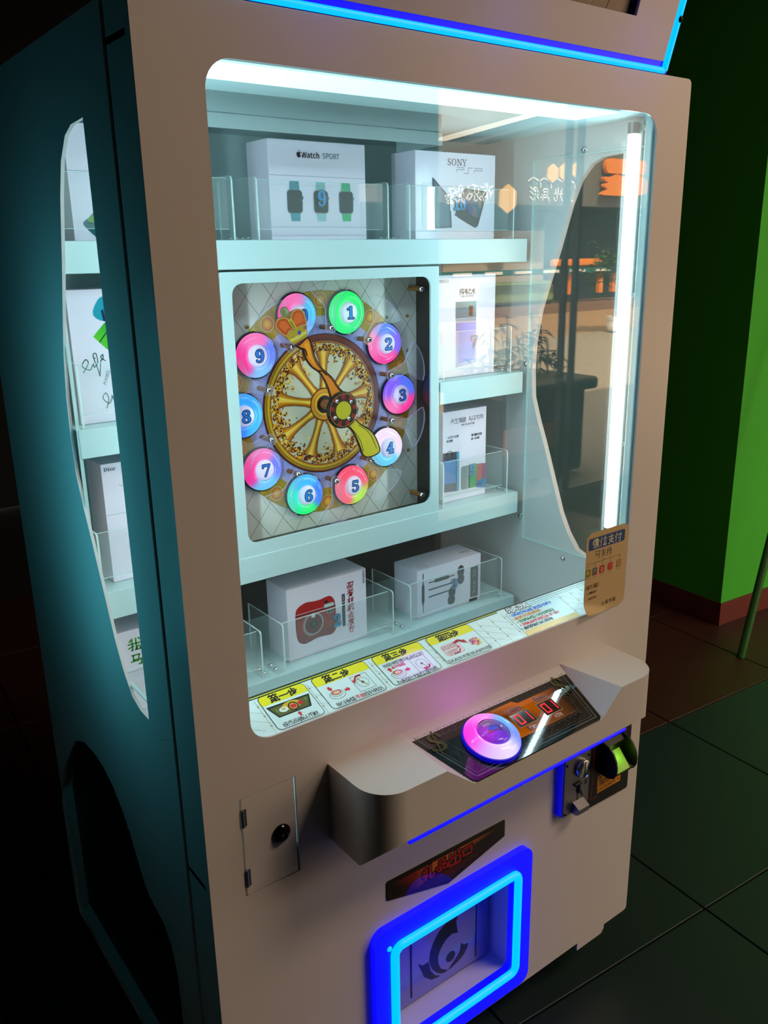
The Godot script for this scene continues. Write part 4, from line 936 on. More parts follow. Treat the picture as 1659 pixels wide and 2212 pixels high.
	for i in 2:
		var x0: float = [0.0355, 0.0875][i]; var x1: float = [0.0685, 0.117][i]
		b = mb(); b.xf = pf; b.box(Vector3(x0, -0.064 - i * 0.001, 0.0007), Vector3(x1, -0.0415 - i * 0.0007, 0.0011)); var d := part("digit_display", b, "red_window", pad)
		b = mb(); b.xf = pf
		for j in 2:
			var cx: float = lerpf(x0, x1, 0.28 + 0.44 * j); var cy := -0.0528 - i * 0.001
			var on := [0, 1, 2, 3, 4, 5] if dn[i][j] == "0" else [1, 2]
			for s in on:
				var w := 0.0042; var h := 0.0078
				var q: Array = [[-w, h, w, h], [w, h, w, 0], [w, 0, w, -h], [-w, -h, w, -h], [-w, 0, -w, -h], [-w, h, -w, 0]][s]
				b.eps = 0.0013; b.ln([cx + q[0], cy + q[1], cx + q[2], cy + q[3]], 0.0019, Color.WHITE, 0)
		part("digit", b, "red_digit", d)
	# big round push button
	var bt := Transform3D(pf.basis, pf * Vector3(-0.0175, -0.0615, 0.0))
	b = mb(); b.xf = bt; b.lathe([[0.036, 0.006], [0.0405, 0.005], [0.041, 0.001], [0.041, 0.0]], 44); var bs := part("button_base", b, glow("button_base_glow", Color(0.04, 0.02, 1.0), 0.35, Color(0.1, 0.1, 0.5)), pad)
	b = mb(); b.xf = bt; b.lathe([[0.0225, 0.0155], [0.0245, 0.0175], [0.0275, 0.0178], [0.033, 0.0155], [0.037, 0.0115], [0.0388, 0.0075], [0.0385, 0.0045], [0.036, 0.004]], 52)
	b.planar_uv(0, 0, 0.0395, bt.affine_inverse())
	part("push_button", b, two_tone("button_glow", [Color(1.0, 0.12, 0.85), Color(1.0, 0.5, 0.9), Color(0.3, 0.72, 1.0), Color(0.45, 0.5, 1.0), Color(0.95, 0.9, 1.0), Color(0.85, 0.7, 1.0)], [160, 90, 5, 330, 262, 220], 1.05), pad)
	b = mb(); b.xf = bt; b.lathe([[0.0, 0.0205], [0.008, 0.0203], [0.0165, 0.019], [0.0205, 0.0165], [0.0226, 0.0125], [0.0226, 0.01]], 40)
	b.planar_uv(0, 0, 0.0395, bt.affine_inverse())
	var dm := part("button_cap", b, two_tone("button_cap_glow", [Color(0.72, 0.05, 0.9), Color(0.5, 0.38, 0.62), Color(0.32, 0.3, 0.75), Color(0.45, 0.1, 0.95)], [180, 80, 10, 270], 0.62), pad)
	b = mb(); b.xf = Transform3D(bt.basis, bt * Vector3(0, 0, 0.0206)); b.rect(-0.0115, -0.0035, 0.0065, 0.001, Color(0.55, 0.08, 0.14), 1, 0.002); b.pg(MB.curve([-0.009, 0.001, -0.003, 0.0075, 0.004, 0.0055, 0.006, -0.001, -0.001, -0.0025], true), Color(0.1, 0.22, 0.62), 2); b.pg(MB.curve([0.004, 0.005, 0.011, 0.001, 0.008, -0.007, 0.005, -0.001]), Color(0.22, 0.1, 0.4), 1)
	part("emblem", b, "print", dm)
	omni("button_light", bt * Vector3(-0.004, 0, 0.045), Color(0.9, 0.25, 1.0), 0.0016, 0.03)

func two_tone(key: String, cols: Array, angles: Array, energy: float) -> StandardMaterial3D:   # a lamp dome whose light changes colour round its rim
	var im := Image.create(64, 64, false, Image.FORMAT_RGB8)
	for y in 64:
		for x in 64:
			var a := rad_to_deg(atan2(31.5 - y, x - 31.5))
			var sum := Vector3.ZERO; var tot := 0.0
			for i in cols.size():
				var d := absf(wrapf(a - angles[i], -180.0, 180.0))
				var w := exp(-d * d / 1400.0) + 1e-4
				sum += Vector3(cols[i].r, cols[i].g, cols[i].b) * w; tot += w
			sum /= tot
			im.set_pixel(x, y, Color(sum.x, sum.y, sum.z))
	var m := mk(key, Color(0.3, 0.3, 0.34), 0.12)
	m.emission_enabled = true; m.emission = Color.BLACK; m.emission_texture = ImageTexture.create_from_image(im); m.emission_energy_multiplier = energy
	return m

func coin_units():
	var b := mb(); b.box(Vector3(0.1945, 0.396, 0.0), Vector3(0.2558, 0.525, 0.012), 0.0012)
	var co := part("coin_acceptor", b, "steel", mach)
	b = mb(); b.box(Vector3(0.1905, 0.3985, 0.0), Vector3(0.1943, 0.525, 0.0105), 0.0008); part("blue_lit_side", b, glow("blue_side_glow", Color(0.02, 0.02, 1.0), 0.3, Color(0.08, 0.08, 0.8)), co)  # weak glow stands in for blue LED light on this side
	b = mb(); b.xf = Transform3D(Basis.IDENTITY, Vector3(0.235, 0.4735, 0.012)); b.lathe([[0.0, 0.0065], [0.0145, 0.0065], [0.0155, 0.0055], [0.0158, 0.0]], 36); part("coin_ring", b, "chrome", co)
	b = mb(); b.box(Vector3(0.2341, 0.4605, 0.0182), Vector3(0.2361, 0.4865, 0.0189)); part("coin_slot", b, "black", co)
	b = mb(); b.xf = Transform3D(Basis.IDENTITY, Vector3(0.2465, 0.4545, 0.012)); b.lathe([[0.0, 0.0022], [0.0016, 0.0018], [0.0022, 0.0]], 14); part("indicator_light", b, glow("indicator_glow", Color(0.25, 0.45, 1.0), 3.0), co)
	b = mb(); b.xf = Transform3D(Basis.IDENTITY, Vector3(0, 0, 0.012)); b.rect(0.2435, 0.439, 0.2495, 0.4475, Color(0.02, 0.02, 0.05)); b.ring(0.2065, 0.4135, 0.0045, 0.0055, Color(0.08, 0.08, 0.09)); b.ring(0.2065, 0.4135, 0.0018, 0.0026, Color(0.08, 0.08, 0.09)); b.ln([0.211, 0.419, 0.213, 0.423], 0.001, Color(0.08, 0.08, 0.09))
	b.txt("1", "sans_bold", 0.003, 0.2465, 0.4435, Color(0.3, 0.4, 0.9), 1)
	part("marking", b, "print", co)
	b = mb(); b.box(Vector3(0.2165, 0.4455, 0.012), Vector3(0.2345, 0.4515, 0.0165), 0.002); b.box(Vector3(0.2265, 0.43, 0.012), Vector3(0.2315, 0.4465, 0.0155), 0.001)
	b.xf = Transform3D(Basis.IDENTITY, Vector3(0, 0, 0.012)); b.pg([0.2295, 0.437, 0.234, 0.437, 0.2425, 0.417, 0.2385, 0.419], Color.BLACK, 1); b.pg([0.2265, 0.4325, 0.2295, 0.4325, 0.2295, 0.413, 0.238, 0.4025, 0.235, 0.4015, 0.2265, 0.412], Color.BLACK, 1)
	part("return_lever", b, "black", co)
	b = mb(); b.xf = Transform3D(Basis(Vector3(0, 0, -1), Vector3(0, 1, 0), Vector3(1, 0, 0)), Vector3.ZERO); b.prism(MB.pts([-0.012, 0.4165, -0.012, 0.396, -0.019, 0.396, -0.0255, 0.4, -0.026, 0.409]), 0.217, 0.242); part("return_cup", b, "steel", co)
	screws([Vector3(0.1995, 0.4015, 0.012), Vector3(0.1995, 0.4905, 0.012), Vector3(0.251, 0.404, 0.012), Vector3(0.251, 0.4905, 0.012)], Vector3(0, 0, 1), 0.0026, "black_gloss", co)
	# note acceptor
	b = mb(); b.prism(Geometry2D.offset_polygon(MB.pts([0.2625, 0.381, 0.3665, 0.378, 0.3665, 0.53, 0.2625, 0.53]), 0.003, Geometry2D.JOIN_ROUND)[0], 0.0, 0.004)
	var bi := part("note_acceptor", b, "black", mach)
	b = mb(); b.xf = Transform3D(Basis.IDENTITY, Vector3(0, 0, 0.004))
	b.ln([0.2745, 0.51, 0.2735, 0.392, 0.287, 0.392], 0.0014, Color(0.55, 0.06, 0.06), 0); b.ln([0.3565, 0.476, 0.3565, 0.51], 0.0014, Color(0.55, 0.06, 0.06), 0)
	b.rect(0.2875, 0.3975, 0.3485, 0.4315, Color(0.93, 0.6, 0.02), 0); b.ring(0.2945, 0.4255, 0.0026, 0.0035, Color(0.3, 0.2, 0.05), 1); b.ring(0.2945, 0.4255, 0.0008, 0.0015, Color(0.3, 0.2, 0.05), 1); b.rect(0.331, 0.4255, 0.342, 0.4268, Color(0.15, 0.1, 0.02), 1)
	han(b, "纸币入口", 0.0105, 0.3145, 0.4155, Color(0.12, 0.08, 0.02), 0.0013, 1); han(b, "1元 5元 10元 20元 50元 100元", 0.0046, 0.3182, 0.4035, Color(0.3, 0.16, 0.02), 0.00055, 1, 1.0)
	part("yellow_label", b, "print", bi)
	var yz := Transform3D(Basis(Vector3(0, 0, -1), Vector3(0, 1, 0), Vector3(1, 0, 0)), Vector3.ZERO)     # (−z, y) outlines swept along x
	b = mb(); b.xf = yz
	var side := MB.pts([-0.004, 0.4335, -0.022, 0.4335, -0.031, 0.4375, -0.036, 0.447, -0.0365, 0.458, -0.034, 0.47, -0.028, 0.4815, -0.018, 0.4895, -0.004, 0.493])
	b.prism(side, 0.2925, 0.2955); b.prism(side, 0.3435, 0.3465)
	b.prism(MB.pts([-0.004, 0.4345, -0.024, 0.4345, -0.033, 0.441, -0.033, 0.444, -0.022, 0.4505, -0.009, 0.4655, -0.012, 0.4845, -0.004, 0.4905]), 0.2955, 0.3435)
	part("note_mouth", b, "black", bi)
	b = mb(); b.xf = yz; b.prism(MB.pts([-0.0335, 0.4445, -0.034, 0.4465, -0.0105, 0.4725, -0.0095, 0.4665, -0.0225, 0.451]), 0.2965, 0.3305); part("note_slot_light", b, "green_glow", bi)
	omni("note_slot_lamp", Vector3(0.317, 0.468, 0.026), Color(0.6, 1.0, 0.05), 0.0003, 0.01)

func chute():
	var outer := MB.rr(-0.178, 0.117, 0.129, 0.379, 0.02, 6); var inner := MB.rr(-0.1385, 0.1635, 0.0885, 0.3365, 0.012, 5)
	var b := mb(); b.plate(outer, [inner], 0.0, 0.011)
	var fr := part("prize_door_frame", b, "blue_glow", mach)
	var path := []
	for p in MB.rr(-0.1455, 0.1555, 0.0965, 0.3445, 0.012, 5): path.append(Vector3(p.x, p.y, 0.0125))
	b = mb(); b.tube(path, 0.0068, 10, true); part("light_tube", b, "cyan_glow", fr)
	b = mb(); b.xf = Transform3D.IDENTITY; screw(b, Vector3(-0.1535, 0.3465, 0.011), Vector3(0, 0, 1), 0.004); part("screw", b, "cyan_glow", fr)  # glow on the screw stands in for the cyan tube's light
	b = mb()
	b.box(Vector3(-0.142, 0.16, -0.045), Vector3(-0.139, 0.34, -0.003)); b.box(Vector3(0.089, 0.16, -0.045), Vector3(0.092, 0.34, -0.003)); b.box(Vector3(-0.142, 0.16, -0.045), Vector3(0.092, 0.163, -0.003)); b.box(Vector3(-0.142, 0.337, -0.045), Vector3(0.092, 0.34, -0.003)); b.box(Vector3(-0.142, 0.16, -0.048), Vector3(0.092, 0.34, -0.045))
	part("chute_box", b, "paint", mach)
	b = mb(); b.box(Vector3(-0.138, 0.172, -0.033), Vector3(0.0745, 0.336, -0.03), 0.0006)
	var fl := part("prize_flap", b, mk("flap", Color(0.5, 0.5, 0.62), 0.12), mach)
	b = mb(); b.xf = Transform3D(Basis.IDENTITY, Vector3(0, 0, -0.03))
	var blk := Color(0.004, 0.004, 0.012)
	b.pg(MB.curve([0.0136, 0.2945, 0.0066, 0.2719, 0.0105, 0.2496, -0.0005, 0.2537, -0.0149, 0.2487, -0.0268, 0.2357, -0.0303, 0.2199, -0.0243, 0.2004, -0.0098, 0.1891, -0.0243, 0.1905, -0.041, 0.2085, -0.048, 0.2307, -0.0433, 0.2522, -0.0292, 0.2726, -0.008, 0.2846], true, 2), blk, 0)
	b.pg([-0.0698, 0.2374, -0.0607, 0.2285, -0.0491, 0.2292, -0.045, 0.209, -0.036, 0.195, -0.0243, 0.1867, -0.0433, 0.1905, -0.058, 0.205], blk, 0)
	b.pg(MB.curve([0.0169, 0.2255, 0.0232, 0.2183, 0.0332, 0.2158, 0.0246, 0.2002, 0.0098, 0.192, -0.0098, 0.1885, 0.0048, 0.201, 0.015, 0.2117], true, 2), blk, 0)
	b.pg(MB.ell(-0.0045, 0.212, 0.0095, 0.0095), blk, 0)
	b.rect(-0.0855, 0.181, -0.0815, 0.298, blk, 0); b.rect(0.0475, 0.1795, 0.0505, 0.298, blk, 0)
	part("emblem", b, "print", fl)
	omni("chute_lamp_a", Vector3(-0.03, 0.315, 0.03), Color(0.02, 0.1, 1.0), 0.0055, 0.06); omni("chute_lamp_b", Vector3(-0.03, 0.14, 0.035), Color(0.02, 0.08, 1.0), 0.008, 0.06)
	# the name plate above the door
	var pl := MB.pts([-0.147, 0.4475, 0.0735, 0.444, 0.0755, 0.442, 0.0755, 0.4145, -0.0372, 0.3875, -0.1475, 0.4165, -0.149, 0.419, -0.149, 0.4455])
	b = mb(); b.prism(pl, 0.0, 0.0012); var sg := part("sign_plate", b, "black_gloss", mach)
	b = mb(); b.xf = Transform3D(Basis.IDENTITY, Vector3(0, 0, 0.0012))
	var o := Color(1.0, 0.55, 0.14); var rd := Color(0.62, 0.1, 0.08); var k := Color(0.02, 0.01, 0.01)
	b.pg([-0.141, 0.44, -0.1, 0.4395, -0.037, 0.4385, 0.03, 0.4378, 0.069, 0.437, 0.069, 0.418, 0.03, 0.4085, -0.0372, 0.3925, -0.1, 0.409, -0.141, 0.4195], o, 0, [k, rd, o, rd, k, k, Color(0.12, 0.03, 0.1), Color(0.1, 0.05, 0.3), Color(0.2, 0.02, 0.03), k])
	b.ln([-0.1425, 0.4415, 0.0705, 0.4385, 0.0705, 0.417, -0.0372, 0.391, -0.1425, 0.4185], 0.0006, Color(0.45, 0.14, 0.1), 1, true)
	for i in 7: b.ln([-0.06 + i * 0.004, 0.4125 - i * 0.0022, 0.02 - i * 0.008, 0.4125 - i * 0.0022], 0.0005, Color(0.6, 0.1, 0.12), 1)
	for i in 4:
		var x: float = [-0.0755, -0.0495, -0.0258, -0.0012][i]; var y := 0.4265
		han(b, ["礼", "品", "出", "口"][i], 0.021, x, y, k, 0.0068, 2); han(b, ["礼", "品", "出", "口"][i], 0.021, x, y, Color(0.78, 0.1, 0.13), 0.0034, 3)
	part("lettering", b, "print_gloss", sg)

func header():
	var t := Transform3D(Basis(Vector3(1, 0, 0), Vector3(0, 0.9624, 0.2717), Vector3(0, -0.2717, 0.9624)), Vector3(0, 1.4855, 0.001))
	var W := 0.345
	var b := mb(); b.xf = t
	b.plate(MB.rr(-0.3275, 0.014, 0.3275, 0.42, 0.002, 2), [MB.rr(-0.2515, 0.0565, 0.2515, 0.36)], -0.004, 0.0)
	var hp := part("header_panel", b, "paint", mach)
	b = mb(); b.xf = t; b.box(Vector3(-W, 0.0, -0.2), Vector3(W, 0.44, -0.013)); part("header_case", b, "black", mach)
	b = mb(); b.xf = t; b.plate(MB.rr(-W, 0.0, W, 0.44), [MB.rr(-0.3276, 0.0138, 0.3276, 0.4202)], -0.012, -0.004); var ch := part("light_channel", b, "blue_glow", mach)
	var path := []
	for p in [[-0.3365, 0.0038], [0.3372, 0.0038], [0.3372, 0.43], [-0.3365, 0.43]]: path.append(t * Vector3(p[0], p[1], -0.003))
	b = mb()
	for i in 4:
		var a: Vector3 = path[i]; var c: Vector3 = path[(i + 1) % 4]
		b.tube([a, c], 0.0037 if i % 2 == 0 else 0.0048, 10)
	part("light_tube", b, "cyan_glow", ch)
	b = mb(); b.xf = t; b.xf.origin = t * Vector3(0.337, 0.064, 0.0015); b.lathe([[0.0, 0.002], [0.003, 0.0015], [0.0042, 0.0]], 16); part("screw", b, "black_gloss", ch)
	# recessed picture window of the header: pale board shapes on black
	b = mb(); b.xf = t; b.box(Vector3(-0.255, 0.053, -0.012), Vector3(0.255, 0.364, -0.0105)); var hw := part("header_window", b, "black_gloss", mach)
	b = mb(); b.xf = Transform3D(t.basis, t * Vector3(0, 0, -0.0104))
	var tan := Color(0.5, 0.43, 0.27)
	b.pg([-0.2, 0.0535, 0.1725, 0.0535, 0.1795, 0.085, -0.2, 0.085], tan, 0); b.pg([0.1755, 0.0535, 0.2015, 0.0535, 0.2115, 0.085, 0.1835, 0.085], tan, 0); b.pg([0.2035, 0.0535, 0.2445, 0.0535, 0.2465, 0.0745, 0.2125, 0.085], tan, 0)
	part("picture", b, "print", hw)
	for k in 3: omni("header_lamp", Vector3(-0.2 + k * 0.24, 1.5, 0.05), Color(0.03, 0.1, 1.0), 0.0011, 0.08)

# ------------------------------------------------------------------ the wheel unit between the shelves
func wheel():
	var wh := thing("spinner_game", "square lit prize wheel panel with golden crowned pointer and ten glowing number lamps", "game wheel", Vector3(0, 0.8415, -0.32))
	var cy := 1.0405
	var b := mb(); b.plate(MB.rr(-0.1905, 0.8415, 0.1905, 1.2435, 0.002, 2), [MB.rr(-0.1735, 0.861, 0.1735, 1.2285, 0.016, 6)], -0.2905, -0.2872)
	b.box(Vector3(-0.1905, 0.8425, -0.37), Vector3(-0.189, 1.2425, -0.2905)); b.box(Vector3(0.189, 0.8425, -0.37), Vector3(0.1905, 1.2425, -0.2905)); b.box(Vector3(-0.189, 1.242, -0.37), Vector3(0.189, 1.2435, -0.2905)); b.box(Vector3(-0.189, 0.8415, -0.37), Vector3(0.189, 0.843, -0.2905))
	part("casing", b, "paint_inside", wh)
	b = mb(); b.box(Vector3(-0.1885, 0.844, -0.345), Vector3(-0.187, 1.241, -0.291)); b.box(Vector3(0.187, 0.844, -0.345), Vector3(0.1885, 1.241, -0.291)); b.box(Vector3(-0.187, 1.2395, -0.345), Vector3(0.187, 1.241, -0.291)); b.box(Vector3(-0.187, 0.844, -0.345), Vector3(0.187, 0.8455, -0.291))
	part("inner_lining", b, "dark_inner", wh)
	b = mb(); b.box(Vector3(-0.187, 0.8455, -0.345), Vector3(0.187, 1.2395, -0.3405)); var bd := part("backboard", b, "card", wh)
	# printed face of the board
	b = mb(); b.xf = Transform3D(Basis.IDENTITY, Vector3(0, cy, -0.3405))
	var cream := Color(0.86, 0.87, 0.82); var ln_c := Color(0.36, 0.33, 0.3)
	b.rect(-0.1868, -0.1948, 0.1868, 0.1988, cream, 0)
	var clip := MB.rr(-0.1865, -0.1945, 0.1865, 0.1985)
	for k in range(-12, 13):
		for s in [1.0, -1.0]:
			for q in Geometry2D.intersect_polyline_with_polygon(PackedVector2Array([Vector2(k * 0.042 - 0.3 * 0.75, -0.3 * s), Vector2(k * 0.042 + 0.3 * 0.75, 0.3 * s)]), clip): b.ln(q, 0.0006, ln_c, 1)
	for i in range(-5, 6):
		for j in range(-4, 5):
			var p := Vector2(i * 0.042 + 0.021 * (posmod(j, 2)), j * 0.028 + 0.014)
			if p.length() > 0.174 and absf(p.x) < 0.175 and absf(p.y) < 0.185: b.pg([p.x - 0.003, p.y - 0.003, p.x + 0.003, p.y - 0.003, p.x + 0.0042, p.y + 0.003, p.x + 0.0015, p.y, p.x, p.y + 0.0045, p.x - 0.0015, p.y, p.x - 0.0042, p.y + 0.003], Color(0.55, 0.45, 0.2), 2)
	var yel := Color(0.85, 0.72, 0.05); var gold := Color(0.86, 0.6, 0.1); var dk := Color(0.25, 0.06, 0.03)
	b.ring(0, 0, 0.14, 0.1725, Color(0.66, 0.55, 0.12), 2, 60, 0, TAU, Color(0.86, 0.74, 0.12)); b.ring(0, 0, 0.1715, 0.1725, Color(0.55, 0.5, 0.2), 3, 60)
	b.ring(0, 0, 0.106, 0.142, Color(0.5, 0.55, 0.82), 2, 60, 0, TAU, Color(0.72, 0.68, 0.78))
	for k in 60: b.ln([cos(TAU * k / 60) * 0.109, sin(TAU * k / 60) * 0.109, cos(TAU * k / 60) * 0.14, sin(TAU * k / 60) * 0.14], 0.0004, Color(0.8, 0.8, 0.92), 3)
	for k in 10:      # yellow pads between the lamps with a painted boss each
		var a := PI / 2 - TAU * k / 10
		var c := Vector2(cos(a), sin(a)); var t := Vector2(-c.y, c.x)
		b.pg(PackedVector2Array([c * 0.135 - t * 0.014, c * 0.171 - t * 0.021, c * 0.1722, c * 0.171 + t * 0.021, c * 0.135 + t * 0.014]), Color(0.7, 0.56, 0.12), 4)
		b.ring(c.x * 0.158, c.y * 0.158, 0.0102, 0.0112, Color(0.9, 0.8, 0.55), 6, 24); b.pg(MB.ell(c.x * 0.158, c.y * 0.158, 0.0102, 0.0102), Color(0.72, 0.4, 0.04), 5); b.ring(c.x * 0.158, c.y * 0.158, 0.0, 0.0085, Color(0.95, 0.75, 0.3), 6, 20, 0, TAU, Color(0.8, 0.48, 0.06))
	# painted golden wheel
	b.ring(0, 0, 0.0965, 0.1085, dk, 4, 64, 0, TAU, Color(0.5, 0.12, 0.06)); b.ring(0, 0, 0.1068, 0.1085, Color(0.12, 0.05, 0.02), 5, 64)
	b.ring(0, 0, 0.0965, 0.105, yel, 5, 40, 2.0, 5.4, Color(0.62, 0.45, 0.05)); b.ring(0, 0, 0.1015, 0.1024, dk, 6, 40, 1.9, 5.5)
	b.ring(0, 0, 0.0955, 0.0975, Color(0.7, 0.4, 0.06), 6, 64); b.ring(0, 0, 0.0945, 0.0955, dk, 6, 64)
	b.disc(0, 0, 0.0945, Color(0.82, 0.8, 0.68), 4, 64)
	var rng := RandomNumberGenerator.new(); rng.seed = 21
	for k in 110: b.pg(MB.ell(cos(TAU * k / 110) * (0.089 - 0.004 * (k % 3)), sin(TAU * k / 110) * (0.089 - 0.004 * (k % 3)), 0.0045, 0.0042, 9), Color(0.45, 0.16, 0.03) if k % 2 else Color(0.3, 0.08, 0.02), 5 + k % 2)
	for k in 1300:
		var a := rng.randf() * TAU; var r := 0.0938 - absf(rng.randfn()) * (0.009 + 0.006 * absf(cos(a * 4.5)))
		var c: Color = [dk, gold, Color(1.0, 0.86, 0.4), Color(0.6, 0.28, 0.04), Color(0.95, 0.68, 0.1)][k % 5]
		b.pg(MB.ell(cos(a) * r, sin(a) * r, rng.randf_range(0.0012, 0.0036), rng.randf_range(0.0007, 0.0016), 7, rng.randf() * 3.0), c, 7 + k % 5)
	for k in 9:
		var a := TAU * k / 9 + 0.16
		var d := Vector2(cos(a), sin(a)); var t := Vector2(-d.y, d.x)
		var pts := [[0.02, 0.008], [0.035, 0.0052], [0.055, 0.0056], [0.07, 0.0078], [0.082, 0.013]]
		var L1 := PackedVector2Array(); var R1 := PackedVector2Array()
		for p in pts: L1.append(d * p[0] + t * (p[1] + 0.0009)); R1.append(d * p[0] - t * (p[1] + 0.0009))
		R1.reverse(); L1.append_array(R1); b.pg(L1, Color(0.5, 0.22, 0.03), 12)
		for s in [[-1.0, -0.35, Color(0.62, 0.32, 0.04), Color(0.9, 0.62, 0.08)], [-0.35, 0.3, Color(0.98, 0.85, 0.4), Color(0.95, 0.75, 0.2)], [0.3, 1.0, Color(0.9, 0.6, 0.08), Color(0.55, 0.26, 0.03)]]:
			for i in pts.size() - 1:
				b.pg(PackedVector2Array([d * pts[i][0] + t * pts[i][1] * s[0], d * pts[i + 1][0] + t * pts[i + 1][1] * s[0], d * pts[i + 1][0] + t * pts[i + 1][1] * s[1], d * pts[i][0] + t * pts[i][1] * s[1]]), s[2], 13, [s[2], s[2], s[3], s[3]])
	b.disc(0, 0, 0.026, Color(0.5, 0.22, 0.03), 13, 36); b.ring(0, 0, 0.014, 0.0245, Color(0.96, 0.74, 0.2), 14, 36, 0, TAU, Color(0.82, 0.5, 0.06)); b.ring(0, 0, 0.0185, 0.0192, Color(0.5, 0.22, 0.03), 15, 36); b.disc(0, 0, 0.0135, Color(0.08, 0.03, 0.02), 15, 30)
	part("board_print", b, "print", bd)
	# ten number lamps
	var P := Color(1.0, 0.16, 0.62); var Pp := Color(1.0, 0.45, 0.75); var C := Color(0.25, 0.8, 1.0); var Bl := Color(0.2, 0.4, 1.0); var W := Color(1.0, 0.92, 1.0); var Gr := Color(0.0, 1.0, 0.45); var Cg := Color(0.05, 0.95, 0.85); var Rd := Color(1.0, 0.25, 0.4)
	var look := [[[P, Pp, C, Color(0.45, 0.7, 1.0)], [190, 110, 20, 300]], [[Gr, Color(0.1, 1.0, 0.5), Color(0.0, 0.95, 0.5)], [90, 200, 330]], [[Color(0.35, 0.55, 1.0), Color(0.5, 0.4, 1.0), P, Pp], [90, 20, 260, 190]], [[Color(0.3, 0.45, 1.0), Color(0.5, 0.3, 1.0), P, Pp], [60, 140, 300, 230]], [[W, W, Color(0.4, 0.85, 1.0)], [120, 20, 260]],
		[[Rd, Color(1.0, 0.4, 0.5), Color(0.7, 0.95, 0.25), Color(1.0, 0.3, 0.5)], [110, 200, 320, 30]], [[Color(0.15, 0.75, 1.0), Color(0.2, 0.5, 1.0), Cg, Gr], [90, 10, 200, 250]], [[Pp, P, Color(0.4, 0.5, 1.0), Color(0.4, 0.8, 1.0)], [100, 170, 10, 280]], [[Color(0.05, 0.65, 1.0), Color(0.1, 0.5, 1.0), Color(0.15, 0.75, 1.0)], [90, 220, 330]], [[P, Pp, Color(0.35, 0.5, 1.0), Color(0.5, 0.8, 1.0)], [190, 110, 350, 290]]]
	for k in 10:
		var a := PI / 2 + TAU / 20 - TAU * k / 10
		var c := Vector3(cos(a) * 0.1445, cy + sin(a) * 0.1445, -0.3405)
		var fr := Transform3D(Basis.IDENTITY, c)
		b = mb(); b.xf = fr; b.lathe([[0.0315, 0.0045], [0.0345, 0.0035], [0.0345, 0.0]], 40); var base := part("number_lamp", b, mk("lamp_rim", Color(0.12, 0.1, 0.2), 0.2), wh)
		b = mb(); b.xf = fr; b.lathe([[0.0165, 0.0105], [0.0182, 0.0128], [0.021, 0.0138], [0.0265, 0.0125], [0.0305, 0.0092], [0.0322, 0.0055], [0.0322, 0.0035]], 40)
		b.planar_uv(c.x, c.y, 0.033, Transform3D.IDENTITY)
		part("lamp_dome", b, two_tone("lamp_glow_%d" % k, look[k][0], look[k][1], 1.0), base)
		b = mb(); b.xf = fr; b.lathe([[0.0, 0.0148], [0.0125, 0.0145], [0.0152, 0.0128], [0.0165, 0.0095]], 32); part("lamp_cap", b, glow("cap_glow", Color(0.72, 0.68, 0.9), 0.42, Color(0.85, 0.85, 0.88)), base)
		b = mb(); b.xf = Transform3D(Basis.IDENTITY, c + Vector3(0.0008, 0, 0.0149)); b.txt("10" if k == 0 else str(k), "serif", 0.0185, 0, 0, Color(0.1, 0.5, 0.85), 0, 0.85 if k == 0 else 1.05, 0.0, 1, 0.0011, Color(0.02, 0.06, 0.12)); part("number", b, "print", base)
		omni("number_light", c + Vector3(0, 0, 0.03), look[k][0][0].lerp(look[k][0][2], 0.5), 0.00045, 0.03)
	# clear slot plates between the lamps, each on a brown post
	for k in 10:
		var a := PI / 2 - TAU * k / 10
		var d := Vector3(cos(a), sin(a), 0)
		var fr := Transform3D(Basis(Vector3(-d.y, d.x, 0), -d, Vector3(0, 0, 1)), Vector3(0, cy, -0.3115))
		fr.basis = Basis(Vector3(d.y, -d.x, 0), d, Vector3(0, 0, 1))
		var pl := MB.pts([-0.0085, 0.116, -0.0065, 0.1115, 0.0, 0.11, 0.0065, 0.1115, 0.0085, 0.116, 0.0085, 0.146, 0.011, 0.152, 0.03, 0.17, 0.034, 0.176, 0.026, 0.182, 0.012, 0.186, 0.0, 0.187, -0.012, 0.186, -0.026, 0.182, -0.034, 0.176, -0.03, 0.17, -0.011, 0.152, -0.0085, 0.146])
		b = mb(); b.xf = fr; b.cap(pl, 0.0, 1.0); b.cap(pl, -0.003, -1.0); var sp := part("slot_plate", b, "clear", wh)
		b = mb(); b.xf = fr; b.wall(pl, -0.003, 0.0); part("edge", b, "clear_edge", sp)
		b = mb(); b.tube([Vector3(0, cy, -0.3405) + d * 0.1185, Vector3(0, cy, -0.3148) + d * 0.1185], 0.0036, 12); part("post", b, "brown_post", sp)
		b = mb(); screw(b, Vector3(0, cy, -0.3112) + d * 0.1185, Vector3(0, 0, 1), 0.0046); part("screw", b, "chrome", sp)
	for p in [[-0.173, 1.2105], [0.1735, 1.2095], [0.173, 0.8675], [-0.1715, 0.8695]]:
		b = mb(); b.tube([Vector3(p[0], p[1], -0.3405), Vector3(p[0], p[1], -0.3085)], 0.004, 12); var po := part("corner_post", b, "brass", wh)
		b = mb(); screw(b, Vector3(p[0], p[1], -0.3085), Vector3(0, 0, 1), 0.0058); part("screw", b, "chrome", po)
